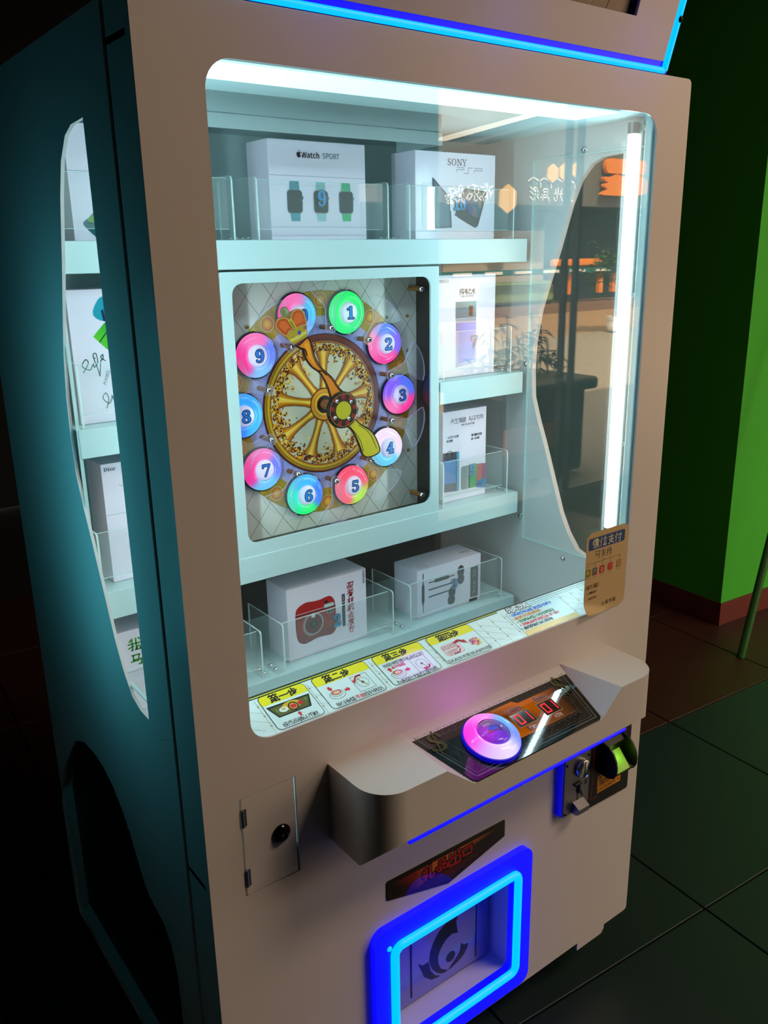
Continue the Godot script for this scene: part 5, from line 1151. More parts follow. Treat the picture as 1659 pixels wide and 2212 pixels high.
	# pointer with crown
	var outl := MB.curve([-0.0750, 1.1389, -0.0656, 1.1411, -0.0524, 1.1499, -0.0448, 1.1386, -0.0397, 1.1204, -0.0297, 1.1045, -0.0109, 1.0876, 0.0008, 1.0709, 0.0166, 1.0568, 0.0291, 1.0459, 0.0326, 1.0348, 0.0283, 1.0225, 0.0396, 1.0103, 0.0617, 0.9943, 0.0759, 0.9657, 0.0689, 0.9567, 0.0513, 0.9543, 0.0407, 0.9599, 0.0346, 0.9762, 0.0236, 0.9984, 0.0086, 1.0122, -0.0088, 1.0188, -0.0195, 1.0327, -0.0196, 1.0473, -0.0160, 1.0562, -0.0213, 1.0743, -0.0326, 1.0947, -0.0464, 1.1050, -0.0564, 1.1178, -0.0615, 1.1320], true, 3)
	b = mb(); b.prism(outl, -0.2995, -0.2965); var po := part("pointer", b, mk("pointer_edge", Color(0.1, 0.07, 0.03), 0.25), wh)
	b = mb(); b.xf = Transform3D(Basis.IDENTITY, Vector3(0, 0, -0.2965))
	var orange := Color(0.85, 0.48, 0.05); var lem := Color(0.82, 0.75, 0.08)
	var inn := Geometry2D.offset_polygon(outl, -0.0022)[0]
	var up := Geometry2D.intersect_polygons(inn, MB.rr(-0.2, 1.04, 0.2, 1.3))[0]; var dn := Geometry2D.intersect_polygons(inn, MB.rr(-0.2, 0.8, 0.2, 1.04))[0]
	b.pg(up, orange, 0); b.pg(dn, lem, 0)
	b.pg(Geometry2D.offset_polygon(up, -0.0035)[0], Color(0.92, 0.58, 0.06), 1)
	b.ln(MB.curve([-0.0475, 1.1392, -0.0435, 1.1215, -0.034, 1.1045, -0.0145, 1.0868, -0.003, 1.071, 0.008, 1.06], false), 0.0009, Color(0.15, 0.1, 0.02), 2); b.ln(MB.curve([-0.0665, 1.1352, -0.0575, 1.132, -0.0545, 1.124], false), 0.002, Color(0.1, 0.06, 0.02), 2); b.ln(MB.curve([-0.046, 1.106, -0.037, 1.1, -0.029, 1.0985, -0.022, 1.092], false), 0.0018, Color(0.12, 0.07, 0.02), 2)
	b.ln(MB.curve([0.018, 1.0085, 0.028, 0.997, 0.0375, 0.983, 0.042, 0.966], false), 0.001, Color(0.25, 0.22, 0.03), 2); b.ln(MB.curve([0.034, 1.0095, 0.055, 0.9935, 0.068, 0.9675], false), 0.0009, Color(0.25, 0.22, 0.03), 2)
	part("pointer_print", b, "print", po)
	b = mb(); b.xf = Transform3D.IDENTITY
	var red_c := [MB.curve([-0.0879, 1.1524, -0.0987, 1.1598, -0.1048, 1.1678, -0.1009, 1.1779, -0.0896, 1.1801, -0.0809, 1.1758, -0.0760, 1.1622, -0.0819, 1.1587], true, 2), MB.curve([-0.0760, 1.1622, -0.0798, 1.1758, -0.0758, 1.1869, -0.0665, 1.1907, -0.0575, 1.1870, -0.0535, 1.1762, -0.0528, 1.1665, -0.0598, 1.1660], true, 2)]
	var hull := PackedVector2Array()
	for q in red_c: hull.append_array(q)
	hull.append_array(MB.pts([-0.0749, 1.1405, -0.0537, 1.15]))
	b.prism(Geometry2D.convex_hull(hull).slice(1), -0.2985, -0.2962); var cw := part("crown", b, mk("crown_back", Color(0.55, 0.36, 0.2), 0.3), po)
	b = mb(); b.xf = Transform3D(Basis.IDENTITY, Vector3(0, 0, -0.2962))
	for q in red_c:
		b.pg(q, Color(0.72, 0.55, 0.3), 0)
		var i2 := Geometry2D.offset_polygon(q, -0.002)
		if i2.size() > 0: b.pg(i2[0], Color(0.72, 0.28, 0.08), 1)
		var i3 := Geometry2D.offset_polygon(q, -0.0055)
		if i3.size() > 0: b.pg(i3[0], Color(0.82, 0.36, 0.12), 2)
	b.pg([-0.0879, 1.1524, -0.0819, 1.1587, -0.07, 1.1632, -0.0598, 1.166, -0.052, 1.1587, -0.0537, 1.1501, -0.0749, 1.1413, -0.0805, 1.1433], Color(0.66, 0.55, 0.12), 3)
	b.pg([-0.0835, 1.148, -0.07, 1.153, -0.0555, 1.1595, -0.053, 1.1555, -0.068, 1.148, -0.08, 1.1445], Color(0.8, 0.72, 0.3), 4); b.pg(MB.ell(-0.066, 1.157, 0.0026, 0.0032), Color(0.12, 0.25, 0.6), 5)
	for q in [[-0.0775, 1.1515], [-0.0575, 1.162]]: b.pg(MB.ell(q[0], q[1], 0.0012, 0.0012, 8), Color(0.7, 0.3, 0.3), 5)
	b.pg([-0.0855, 1.1765, -0.0775, 1.1775, -0.07, 1.1645, -0.0755, 1.1625], Color(0.72, 0.62, 0.15), 4); b.pg([-0.081, 1.174, -0.0795, 1.1742, -0.073, 1.1645, -0.0742, 1.164], Color(0.35, 0.25, 0.05), 5)
	b.pg(MB.curve([-0.0958, 1.1889, -0.0900, 1.1933, -0.0834, 1.1911, -0.0804, 1.1853, -0.0828, 1.1816, -0.0929, 1.1812], true, 3), Color(0.5, 0.5, 0.3), 3)
	part("crown_print", b, "print", cw)
	b = mb(); b.xf = Transform3D(Basis.IDENTITY, Vector3(-0.0875, 1.1872, -0.2985)); b.lathe([[0.0, 0.004], [0.005, 0.0032], [0.0072, 0.0005], [0.0072, 0.0]], 18); part("orb", b, mk("orb_green", Color(0.5, 0.5, 0.32), 0.3), cw)
	b = mb(); b.xf = Transform3D(Basis.IDENTITY, Vector3(0.004, 1.0365, -0.2965)); b.lathe([[0.0, 0.0042], [0.0265, 0.0042], [0.0278, 0.0036], [0.0285, 0.0]], 40); var hb := part("hub", b, "black_gloss", po)
	b = mb(); b.xf = Transform3D(Basis.IDENTITY, Vector3(0.004, 1.0365, -0.2923))
	b.ring(0, 0, 0.014, 0.026, Color(0.25, 0.06, 0.04), 0, 36)
	for k in 18: b.ring(0, 0, 0.0175, 0.0245, Color(0.06, 0.02, 0.02) if k % 2 else Color(0.55, 0.1, 0.06), 1, 3, TAU * k / 18, TAU * (k + 0.9) / 18)
	b.ring(0, 0, 0.0245, 0.0252, Color(0.7, 0.5, 0.15), 2, 36); b.disc(0, 0, 0.0148, Color(0.2, 0.16, 0.02), 1); b.disc(0, 0, 0.0138, Color(0.72, 0.7, 0.05), 2)
	part("hub_print", b, "print", hb)
	screws([Vector3(-0.0072, 1.0515, -0.2921), Vector3(0.0185, 1.0478, -0.2921), Vector3(-0.0116, 1.0268, -0.2921), Vector3(0.0135, 1.0228, -0.2921)], Vector3(0, 0, 1), 0.0032, "chrome", hb)
	b = mb(); b.tube([Vector3(0, cy, -0.3405), Vector3(0.001, cy - 0.001, -0.2985)], 0.0078, 18); part("shaft", b, "brown_post", hb)

# ------------------------------------------------------------------ clear holders and the boxed prizes
func holders():
	# [x0, x1, shelf top, label, show left plate, show right plate]
	var list := [
		[-0.3885, -0.1615, 1.284, "clear acrylic prize holder at the left end of the top shelf"],
		[-0.125, 0.0945, 1.284, "clear acrylic prize holder in front of the smart watch box"],
		[0.1355, 0.357, 1.284, "clear acrylic prize holder in front of the game console box"],
		[-0.3885, -0.205, 1.0605, "clear acrylic prize holder in front of the drink bottle box, left of the wheel"],
		[0.2048, 0.3585, 1.0605, "clear acrylic prize holder in front of the blue perfume box"],
		[-0.3885, -0.205, 0.8415, "clear acrylic prize holder in front of the plain cosmetics box, left of the wheel"],
		[0.2046, 0.357, 0.8415, "clear acrylic prize holder in front of the colourful phone box"],
		[-0.3875, -0.1615, 0.637, "clear acrylic prize holder at the left end of the bottom shelf"],
		[-0.1225, 0.0925, 0.637, "clear acrylic prize holder in front of the red camera box"],
		[0.1306, 0.349, 0.637, "clear acrylic prize holder in front of the earphone box"]]
	for h in list:
		var x0: float = h[0]; var x1: float = h[1]; var y: float = h[2] + 0.0003
		var o := thing("acrylic_holder", h[3], "display holder", Vector3((x0 + x1) * 0.5, y, -0.345), "clear holders on the shelves")
		var b := mb(); b.box(Vector3(x0 + 0.002, y + 0.014, -0.3035), Vector3(x1 - 0.002, y + 0.077, -0.3015)); var fp := part("front_panel", b, "acrylic", o)
		b = mb(); b.box(Vector3(x0 + 0.002, y + 0.077, -0.3036), Vector3(x1 - 0.002, y + 0.0775, -0.3014)); b.box(Vector3(x0 + 0.002, y + 0.0135, -0.3036), Vector3(x1 - 0.002, y + 0.014, -0.3014)); part("edge", b, "acrylic_edge", fp)
		for s in 2:
			var x := x0 if s == 0 else x1
			var w := 1.0 if s == 0 else -1.0
			b = mb(); b.xf = Transform3D(Basis(Vector3(0, 0, -1), Vector3(0, 1, 0), Vector3(1, 0, 0)), Vector3.ZERO)
			var pl := PackedVector2Array([Vector2(0.402, y), Vector2(0.402, y + 0.08), Vector2(0.2965, y + 0.08), Vector2(0.2925, y + 0.0785), Vector2(0.291, y + 0.0745), Vector2(0.291, y)])
			b.cap(pl, x - 0.0013, -1.0); b.cap(pl, x + 0.0013, 1.0); var sp := part("side_plate", b, "acrylic", o)
			b = mb(); b.xf = Transform3D(Basis(Vector3(0, 0, -1), Vector3(0, 1, 0), Vector3(1, 0, 0)), Vector3.ZERO); b.wall(pl, x - 0.0013, x + 0.0013); part("edge", b, "acrylic_edge", sp)
			if x < -0.38: continue
			b = mb(); b.box(Vector3(minf(x, x - w * 0.0155), y, -0.33), Vector3(maxf(x, x - w * 0.0155), y + 0.002, -0.291)); part("foot", b, "acrylic", o)
			screws([Vector3(x - w * 0.009, y + 0.002, -0.306), Vector3(x - w * 0.009, y + 0.002, -0.322)], Vector3.UP, 0.0032, "chrome", o)

func gift(called: String, label: String, x0: float, x1: float, y0: float, y1: float, z0: float, depth: float) -> Node3D:
	var o := thing(called, label, "box", Vector3((x0 + x1) * 0.5, y0, z0 - depth * 0.5), "boxed prizes in the machine")
	var b := mb(); b.box(Vector3(x0, y0 + 0.0003, z0 - depth), Vector3(x1, y1, z0), 0.0007); part("carton", b, "card", o)
	return o

func front(z: float) -> MB:
	var b := mb(); b.xf = Transform3D(Basis.IDENTITY, Vector3(0, 0, z + 0.0001)); return b

func seam(b: MB, x0: float, x1: float, y: float): b.ln([x0 + 0.001, y, x1 - 0.001, y], 0.0006, Color(0.6, 0.66, 0.7), 0)

func prize_no(o: Node3D, z: float, s: String, x: float, y: float, h: float):
	var b := front(z + 0.0015); b.txt(s, "serif", h, x, y, Color(0.05, 0.16, 0.25), 0, 0.92, 0.0, 1, 0.0018, Color(0.03, 0.12, 0.2))
	b.txt(s, "serif", h, x, y, Color(0.08, 0.58, 0.86), 3, 0.92, 0.0, 1, 0.0011, Color(0.75, 0.93, 1.0)); part("prize_number", b, "print", o)

func watch_art(b: MB, cx: float, cy: float, band: Color, case_c: Color, light: Color):
	b.pg([cx - 0.0075, cy + 0.027, cx + 0.0075, cy + 0.027, cx + 0.0085, cy + 0.013, cx - 0.0085, cy + 0.013], band, 1)
	b.pg([cx - 0.0085, cy - 0.013, cx + 0.0085, cy - 0.013, cx + 0.008, cy - 0.026, cx - 0.0065, cy - 0.026], light, 1)
	b.rect(cx - 0.0125, cy - 0.0155, cx + 0.0125, cy + 0.0155, case_c, 2, 0.005); b.rect(cx - 0.0116, cy - 0.0145, cx + 0.0116, cy + 0.0145, Color(0.015, 0.035, 0.05), 3, 0.0045)
	b.rect(cx + 0.0122, cy + 0.003, cx + 0.0142, cy + 0.0075, case_c, 2); b.rect(cx + 0.0122, cy - 0.0035, cx + 0.013, cy + 0.0005, case_c, 2)

func boxes():
	var Z := -0.315
	var ink := Color(0.07, 0.1, 0.15)
	# --- top shelf
	var o := gift("watch_box", "white box printed with three square smart watches, middle of the top shelf", -0.0915, 0.0715, 1.284, 1.4158, Z, 0.06)
	var b := front(Z)
	seam(b, -0.0915, 0.0715, 1.3695); seam(b, -0.0915, 0.0715, 1.3018)
	b.pg(MB.curve([-0.0425, 1.4, -0.0405, 1.4008, -0.0392, 1.3995, -0.0402, 1.3972, -0.039, 1.3955, -0.0405, 1.3938, -0.042, 1.3942, -0.0435, 1.3935, -0.0455, 1.396, -0.0458, 1.399, -0.044, 1.4006], true, 2), ink, 1); b.pg(MB.ell(-0.0418, 1.4022, 0.0014, 0.0007, 8, 0.8), ink, 1); b.disc(-0.0384, 1.3982, 0.0014, Color(0.92, 0.92, 0.93), 2, 12)
	b.txt("Watch", "sans_bold", 0.0076, -0.0235, 1.3975, ink, 1, 0.94); b.txt("SPORT", "sans", 0.0072, 0.0116, 1.3974, Color(0.3, 0.36, 0.42), 1, 0.98)
	watch_art(b, -0.052, 1.3356, Color(0.16, 0.5, 0.58), Color(0.2, 0.32, 0.36), Color(0.25, 0.58, 0.64)); watch_art(b, -0.0083, 1.3358, Color(0.5, 0.72, 0.72), Color(0.6, 0.5, 0.48), Color(0.6, 0.78, 0.78)); watch_art(b, 0.0354, 1.336, Color(0.02, 0.66, 0.42), Color(0.35, 0.48, 0.5), Color(0.0, 0.7, 0.42))
	part("front_print", b, "print", o); prize_no(o, Z, "9", -0.0075, 1.3405, 0.0205)
	o = gift("console_box", "white box printed with a handheld game console, right end of the top shelf", 0.166, 0.336, 1.284, 1.4145, Z, 0.06)
	b = front(Z)
	seam(b, 0.166, 0.336, 1.3641); seam(b, 0.166, 0.336, 1.2965)
	b.txt("SONY", "serif_thin", 0.0098, 0.252, 1.4003, Color(0.2, 0.16, 0.28), 1, 1.12)
	var lg := Color(0.35, 0.4, 0.5)
	b.ln([0.251, 1.3865, 0.251, 1.3897, 0.266, 1.3897, 0.266, 1.393, 0.2515, 1.393], 0.0007, lg, 1); b.ln([0.2665, 1.3845, 0.2755, 1.3845, 0.2755, 1.393, 0.2845, 1.393], 0.0007, lg, 1); b.ln([0.2885, 1.3862, 0.2885, 1.3897, 0.306, 1.3897, 0.306, 1.393, 0.2885, 1.393], 0.0007, lg, 1)
	b.pg([0.2, 1.3765, 0.204, 1.3745, 0.2365, 1.348, 0.2375, 1.329, 0.2395, 1.327, 0.2415, 1.302, 0.206, 1.3005, 0.204, 1.331, 0.2, 1.37], Color(0.12, 0.2, 0.26), 1, null); b.pg([0.2035, 1.371, 0.2345, 1.347, 0.236, 1.305, 0.2075, 1.303, 0.206, 1.33], Color(0.28, 0.4, 0.46), 2)
	b.rect(0.1795, 1.3012, 0.1985, 1.3685, Color(0.95, 0.95, 0.96), 1)
	b.pg(MB.curve([0.2695, 1.3625, 0.277, 1.362, 0.3115, 1.3585, 0.3155, 1.3545, 0.3, 1.309, 0.2945, 1.3035, 0.2885, 1.303, 0.2505, 1.3195, 0.249, 1.3245, 0.262, 1.352], true, 3), Color(0.1, 0.11, 0.13), 1)
	b.pg([0.2715, 1.3605, 0.3105, 1.3565, 0.3015, 1.318, 0.276, 1.3255, 0.264, 1.347], Color(0.1, 0.3, 0.4), 2, [Color(0.08, 0.2, 0.3), Color(0.12, 0.45, 0.45), Color(0.1, 0.35, 0.4), Color(0.2, 0.25, 0.5), Color(0.15, 0.2, 0.35)])
	b.pg([0.288, 1.346, 0.294, 1.33, 0.298, 1.3165, 0.284, 1.321, 0.276, 1.331], Color(0.5, 0.36, 0.4), 3, [Color(0.15, 0.4, 0.5), Color(0.6, 0.4, 0.38), Color(0.4, 0.3, 0.3), Color(0.35, 0.28, 0.45), Color(0.15, 0.25, 0.5)])
	part("front_print", b, "print", o); prize_no(o, Z, "10", 0.2568, 1.3385, 0.018)
	o = gift("toy_box", "white box at the left end of the top shelf, seen through the side window", -0.3645, -0.2, 1.284, 1.4173, Z, 0.06)
	b = front(Z); seam(b, -0.3645, -0.2, 1.3641)
	b.pg(MB.curve([-0.3525, 1.3045, -0.345, 1.311, -0.338, 1.317, -0.325, 1.32, -0.315, 1.31, -0.32, 1.297, -0.335, 1.288, -0.345, 1.295], true, 3), Color(0.03, 0.35, 0.36), 1); b.pg(MB.curve([-0.347, 1.3085, -0.338, 1.3155, -0.325, 1.317, -0.325, 1.306, -0.338, 1.305], true, 3), Color(0.42, 0.6, 0.15), 2); b.pg(MB.ell(-0.343, 1.3045, 0.0035, 0.0012, 10, 0.1), Color(0.02, 0.1, 0.12), 3)
	part("front_print", b, "print", o)
	# --- second shelf
	o = gift("perfume_box", "white box printed with a blue perfume bottle, upper shelf right of the wheel", 0.2065, 0.342, 1.0605, 1.2285, Z, 0.06)
	b = front(Z)
	b.txt("KENZO", "sans", 0.0048, 0.2235, 1.2188, Color(0.32, 0.36, 0.42), 1, 1.1); han(b, "纯净之水", 0.0088, 0.2765, 1.2012, Color(0.12, 0.14, 0.17), 0.001, 1, 1.02); b.txt("TIME FOR PEACE", "sans", 0.0029, 0.2768, 1.1936, Color(0.35, 0.38, 0.42), 1, 0.95)
	b.pg([0.251, 1.185, 0.2967, 1.1848, 0.2972, 1.1578, 0.251, 1.158], Color(0.3, 0.55, 0.6), 1, [Color(0.25, 0.45, 0.5), Color(0.45, 0.7, 0.72), Color(0.3, 0.5, 0.58), Color(0.2, 0.4, 0.46)]); b.pg([0.2802, 1.1775, 0.2895, 1.178, 0.2892, 1.1605, 0.2805, 1.161], Color(0.25, 0.1, 0.06), 2); b.ring(0.29, 1.169, 0.001, 0.002, Color(0.9, 0.5, 0.1), 2, 10)
	b.pg([0.2515, 1.1572, 0.297, 1.157, 0.2972, 1.1515, 0.2515, 1.1515], Color(0.55, 0.6, 0.68), 1)
	b.pg([0.2518, 1.1508, 0.2973, 1.1505, 0.2985, 1.0815, 0.252, 1.0765], Color(0.45, 0.55, 0.9), 1, [Color(0.25, 0.36, 0.72), Color(0.5, 0.58, 0.92), Color(0.72, 0.76, 0.9), Color(0.6, 0.66, 0.8)]); b.pg([0.2555, 1.148, 0.2945, 1.148, 0.2945, 1.088, 0.257, 1.083], Color(0.4, 0.5, 0.88), 2, [Color(0.3, 0.42, 0.8), Color(0.5, 0.6, 0.95), Color(0.45, 0.55, 0.95), Color(0.38, 0.46, 0.85)])
	b.txt("PERFUME SUMMER", "serif_thin", 0.0028, 0.2605, 1.12, Color(0.55, 0.4, 0.5), 3, 1.0, -PI / 2)
	part("front_print", b, "print", o); prize_no(o, Z, "7", 0.293, 1.1165, 0.019)
	o = gift("bottle_box", "white box printed with tilted green and blue drink bottles, left of the wheel", -0.384, -0.21, 1.0605, 1.2275, Z, 0.06)
	b = front(Z)
	b.pg(MB.curve([-0.353, 1.196, -0.347, 1.212, -0.336, 1.219, -0.3, 1.222, -0.29, 1.2, -0.335, 1.188], true, 3), Color(0.05, 0.6, 0.68), 1); b.pg([-0.343, 1.201, -0.34, 1.203, -0.338, 1.188, -0.341, 1.188], Color(0.05, 0.1, 0.3), 2)
	b.pg([-0.356, 1.17, -0.34, 1.186, -0.3, 1.19, -0.29, 1.16, -0.34, 1.153], Color(0.2, 0.72, 0.16), 1, [Color(0.35, 0.8, 0.1), Color(0.15, 0.65, 0.15), Color(0.1, 0.6, 0.2), Color(0.1, 0.6, 0.2), Color(0.3, 0.75, 0.15)]); b.ln([-0.3485, 1.163, -0.3365, 1.177], 0.0013, Color(0.02, 0.1, 0.1), 2)
	var gr := Color(0.08, 0.4, 0.2)
	b.ln(MB.curve([-0.3735, 1.1265, -0.366, 1.1375, -0.369, 1.1425, -0.374, 1.1345, -0.365, 1.129, -0.361, 1.1345, -0.3595, 1.137, -0.359, 1.132, -0.354, 1.138, -0.355, 1.149, -0.359, 1.146, -0.354, 1.127, -0.353, 1.121, -0.35, 1.139, -0.347, 1.141, -0.3465, 1.147, -0.3495, 1.144, -0.344, 1.139], false, 3), 0.0011, gr, 1)
	b.ln(MB.curve([-0.349, 1.079, -0.345, 1.09, -0.348, 1.0985, -0.3525, 1.092, -0.345, 1.0845, -0.341, 1.091, -0.3405, 1.0945, -0.338, 1.088, -0.336, 1.096, -0.3365, 1.104, -0.333, 1.096, -0.33, 1.103], false, 3), 0.0011, gr, 1)
	b.pg(MB.ell(-0.357, 1.1435, 0.0009, 0.0009, 8), gr, 1)
	han(b, "开水放在", 0.0045, -0.345, 1.118, Color(0.4, 0.5, 0.5), 0.0005, 1, 1.1, false, 1.2)
	part("front_print", b, "print", o)
	# --- third shelf
	o = gift("phone_box", "white box printed with coloured handsets, lower shelf right of the wheel", 0.2235, 0.3258, 0.8415, 1.0028, Z, 0.06)
	b = front(Z)
	var g1 := Color(0.3, 0.34, 0.38)
	han(b, "天生骄傲 与众不同", 0.0086, 0.2792, 0.9852, g1, 0.0007, 1, 1.04); han(b, "如此,原装正品所有人", 0.0036, 0.281, 0.9765, Color(0.5, 0.54, 0.58), 0.00035, 1, 1.0); b.ln([0.266, 0.972, 0.296, 0.9718], 0.0004, Color(0.6, 0.64, 0.68), 1)
	han(b, "十天生与众人", 0.0042, 0.2462, 0.958, g1, 0.0005, 1, 1.1); han(b, "原生电池", 0.0042, 0.2385, 0.9515, g1, 0.0005, 1, 1.1); han(b, "微信人来开机器", 0.0042, 0.3025, 0.955, g1, 0.0005, 1, 1.0); han(b, "最一如原厂", 0.0042, 0.299, 0.9485, g1, 0.0005, 1, 1.0)
	seam(b, 0.2235, 0.3258, 0.854)
	b.ring(0.239, 0.926, 0.0065, 0.0082, Color(0.45, 0.5, 0.53), 1, 16, 0.0, PI)
	b.pg([0.2236, 0.9315, 0.2605, 0.9302, 0.2615, 0.8585, 0.2236, 0.8615], Color(0.1, 0.3, 0.5), 1, [Color(0.05, 0.08, 0.15), Color(0.08, 0.15, 0.22), Color(0.1, 0.2, 0.35), Color(0.1, 0.2, 0.35)]); b.pg([0.2236, 0.918, 0.2535, 0.917, 0.254, 0.8745, 0.2236, 0.876], Color(0.1, 0.45, 0.75), 2); b.pg([0.255, 0.9302, 0.2608, 0.9302, 0.2618, 0.8585, 0.2565, 0.859], Color(0.1, 0.6, 0.75), 3)
	b.pg(MB.rr(0.2662, 0.8588, 0.2872, 0.9015, 0.004), Color(0.45, 0.5, 0.5), 2); b.rect(0.277, 0.8588, 0.2872, 0.897, Color(0.52, 0.57, 0.57), 3); b.ring(0.2755, 0.893, 0.0022, 0.003, Color(0.25, 0.3, 0.3), 4, 14)
	b.rect(0.2845, 0.8588, 0.3033, 0.9022, Color(0.02, 0.6, 0.25), 3, 0.001); b.rect(0.3025, 0.866, 0.3172, 0.9005, Color(0.72, 0.3, 0.2), 4); b.rect(0.3165, 0.868, 0.3257, 0.8995, Color(0.6, 0.05, 0.42), 5); b.ring(0.3075, 0.893, 0.0014, 0.0022, Color(0.3, 0.1, 0.08), 5, 14)
	b.pg(MB.curve([0.302, 0.8665, 0.3105, 0.8702, 0.3257, 0.8705, 0.3257, 0.855, 0.311, 0.8562, 0.302, 0.8585], true, 3), Color(0.05, 0.42, 0.66), 6); b.ln([0.305, 0.8632, 0.314, 0.862], 0.004, Color(0.03, 0.2, 0.36), 7)
	part("front_print", b, "print", o); prize_no(o, Z, "5", 0.2913, 0.8918, 0.0185)
	o = gift("cosmetics_box", "plain white box with a small serif name, left of the wheel on the lower shelf", -0.366, -0.215, 0.8415, 1.0062, Z, 0.06)
	b = front(Z); seam(b, -0.366, -0.215, 0.9365); b.txt("Dior", "serif", 0.0048, -0.3543, 0.9988, Color(0.1, 0.16, 0.2), 1, 1.1); b.ln(MB.curve([-0.3445, 0.976, -0.341, 0.974, -0.336, 0.976], false), 0.0004, Color(0.2, 0.25, 0.3), 1); part("front_print", b, "print", o)
	# --- bottom shelf
	o = gift("camera_box", "white box printed with a red instant camera, middle of the bottom shelf", -0.1009, 0.0542, 0.637, 0.7618, Z, 0.062)
	b = front(Z)
	b.ln([-0.1005, 0.7613, 0.0538, 0.7613], 0.0004, Color(0.25, 0.28, 0.32), 0); b.ln([-0.1005, 0.6375, -0.1005, 0.7613], 0.0003, Color(0.45, 0.48, 0.52), 0)
	var body := MB.curve([-0.0848, 0.7193, -0.078, 0.7275, -0.065, 0.7315, -0.05, 0.7298, -0.0376, 0.7297, -0.0285, 0.7312, -0.0185, 0.731, -0.0115, 0.7232, -0.009, 0.7132, -0.0085, 0.695, -0.0095, 0.671, -0.0176, 0.6632, -0.03, 0.6638, -0.0455, 0.6646, -0.06, 0.6618, -0.0715, 0.6608, -0.081, 0.6668, -0.085, 0.679, -0.0858, 0.7], true, 3)
	b.pg(body, Color(0.5, 0.02, 0.05), 1)
	b.pg(Geometry2D.intersect_polygons(body, MB.rr(-0.1, 0.7145, 0.0, 0.74))[0], Color(0.72, 0.02, 0.03), 2); b.pg(Geometry2D.offset_polygon(Geometry2D.intersect_polygons(body, MB.rr(-0.1, 0.675, 0.0, 0.713))[0], -0.002)[0], Color(0.58, 0.03, 0.08), 2)
	b.ln([-0.0857, 0.7142, -0.0088, 0.7142], 0.0012, Color(0.85, 0.72, 0.74), 3)
	b.ring(-0.0523, 0.6909, 0.0165, 0.0192, Color(0.62, 0.64, 0.66), 4, 36); b.disc(-0.0523, 0.6909, 0.0165, Color(0.42, 0.02, 0.05), 4, 36); b.disc(-0.0525, 0.691, 0.0078, Color(0.03, 0.03, 0.04), 5, 28); b.ring(-0.0523, 0.691, 0.001, 0.0022, Color(0.4, 0.42, 0.45), 6, 12); b.ring(-0.0523, 0.6909, 0.0202, 0.0207, Color(0.85, 0.75, 0.77), 4, 40, 2.2, 4.6)
	b.rect(-0.0562, 0.7025, -0.0488, 0.708, Color(0.85, 0.88, 0.9), 6, 0.001); b.rect(-0.032, 0.7125, -0.0115, 0.7195, Color(0.55, 0.68, 0.66), 5, 0.003); b.rect(-0.0305, 0.7137, -0.013, 0.7183, Color(0.78, 0.86, 0.84), 6, 0.002)
	b.rect(-0.0295, 0.7205, -0.0238, 0.725, Color(0.03, 0.02, 0.02), 4); b.rect(-0.0258, 0.7015, -0.0138, 0.7085, Color(0.6, 0.68, 0.66), 4, 0.002); b.disc(-0.0225, 0.705, 0.0026, Color(0.08, 0.1, 0.1), 5, 14); b.disc(-0.017, 0.705, 0.0026, Color(0.08, 0.1, 0.1), 5, 14)
	b.txt("instax mini", "sans", 0.0016, -0.0195, 0.684, Color(0.85, 0.7, 0.72), 4, 1.0, -PI / 2)
	b.rect(0.0042, 0.714, 0.0102, 0.7272, Color(0.06, 0.06, 0.08), 1); b.rect(0.0042, 0.67, 0.0102, 0.7125, Color(0.16, 0.18, 0.24), 1); b.txt("mini", "sans_bold", 0.003, 0.0072, 0.7205, Color(0.75, 0.75, 0.8), 2, 1.0, -PI / 2)
	han(b, "带着相机去旅行", 0.0118, 0.0215, 0.7005, Color(0.72, 0.03, 0.16), 0.0014, 1, 1.1, true, 0.0, 0.15)
	b.txt("FUJIFILM", "sans_bold", 0.0038, 0.0486, 0.7479, Color(0.05, 0.06, 0.08), 1, 1.0, -PI / 2)
	part("front_print", b, "print", o); prize_no(o, Z, "2", -0.007, 0.685, 0.02)
	o = gift("earphone_box", "white box printed with grey in-ear earphones, right end of the bottom shelf", 0.1645, 0.318, 0.637, 0.7282, Z, 0.066)
	b = front(Z)
	var g := Color(0.13, 0.18, 0.22)
	b.ln([0.1782, 0.72, 0.1782, 0.713], 0.002, Color(0.05, 0.08, 0.1), 1); b.ln([0.1782, 0.712, 0.1782, 0.6475], 0.0014, g, 1); b.rect(0.1752, 0.666, 0.1812, 0.6985, g, 1, 0.0015); b.pg([0.1762, 0.6985, 0.1802, 0.6985, 0.1788, 0.706, 0.1776, 0.706], g, 1); b.pg([0.1762, 0.666, 0.1802, 0.666, 0.1788, 0.6585, 0.1776, 0.6585], g, 1)
	b.ln([0.192, 0.7005, 0.252, 0.7008], 0.0022, g, 1); b.rect(0.2045, 0.6975, 0.2395, 0.7042, g, 2, 0.0025); b.ln([0.192, 0.6868, 0.247, 0.6868], 0.0026, g, 1); b.ln([0.192, 0.673, 0.2395, 0.6738], 0.0026, g, 1)
	for q in [[0.2677, 0.7045, 0.0085, 0.0115], [0.268, 0.689, 0.0085, 0.01], [0.2465, 0.6685, 0.0085, 0.0105], [0.245, 0.654, 0.009, 0.0102]]: b.pg(MB.ell(q[0], q[1], q[2], q[3], 22), g, 2)
	b.rect(0.26, 0.7085, 0.2755, 0.7105, Color(0.5, 0.56, 0.6), 3); b.ln([0.2605, 0.6968, 0.275, 0.6968], 0.0008, Color(0.5, 0.56, 0.6), 3); b.ln([0.238, 0.6612, 0.2535, 0.6612], 0.0008, Color(0.5, 0.56, 0.6), 3)
	b.rect(0.292, 0.6455, 0.3112, 0.7055, Color(0.16, 0.22, 0.26), 1); b.rect(0.2893, 0.6375, 0.3097, 0.6435, Color(0.08, 0.11, 0.14), 1)
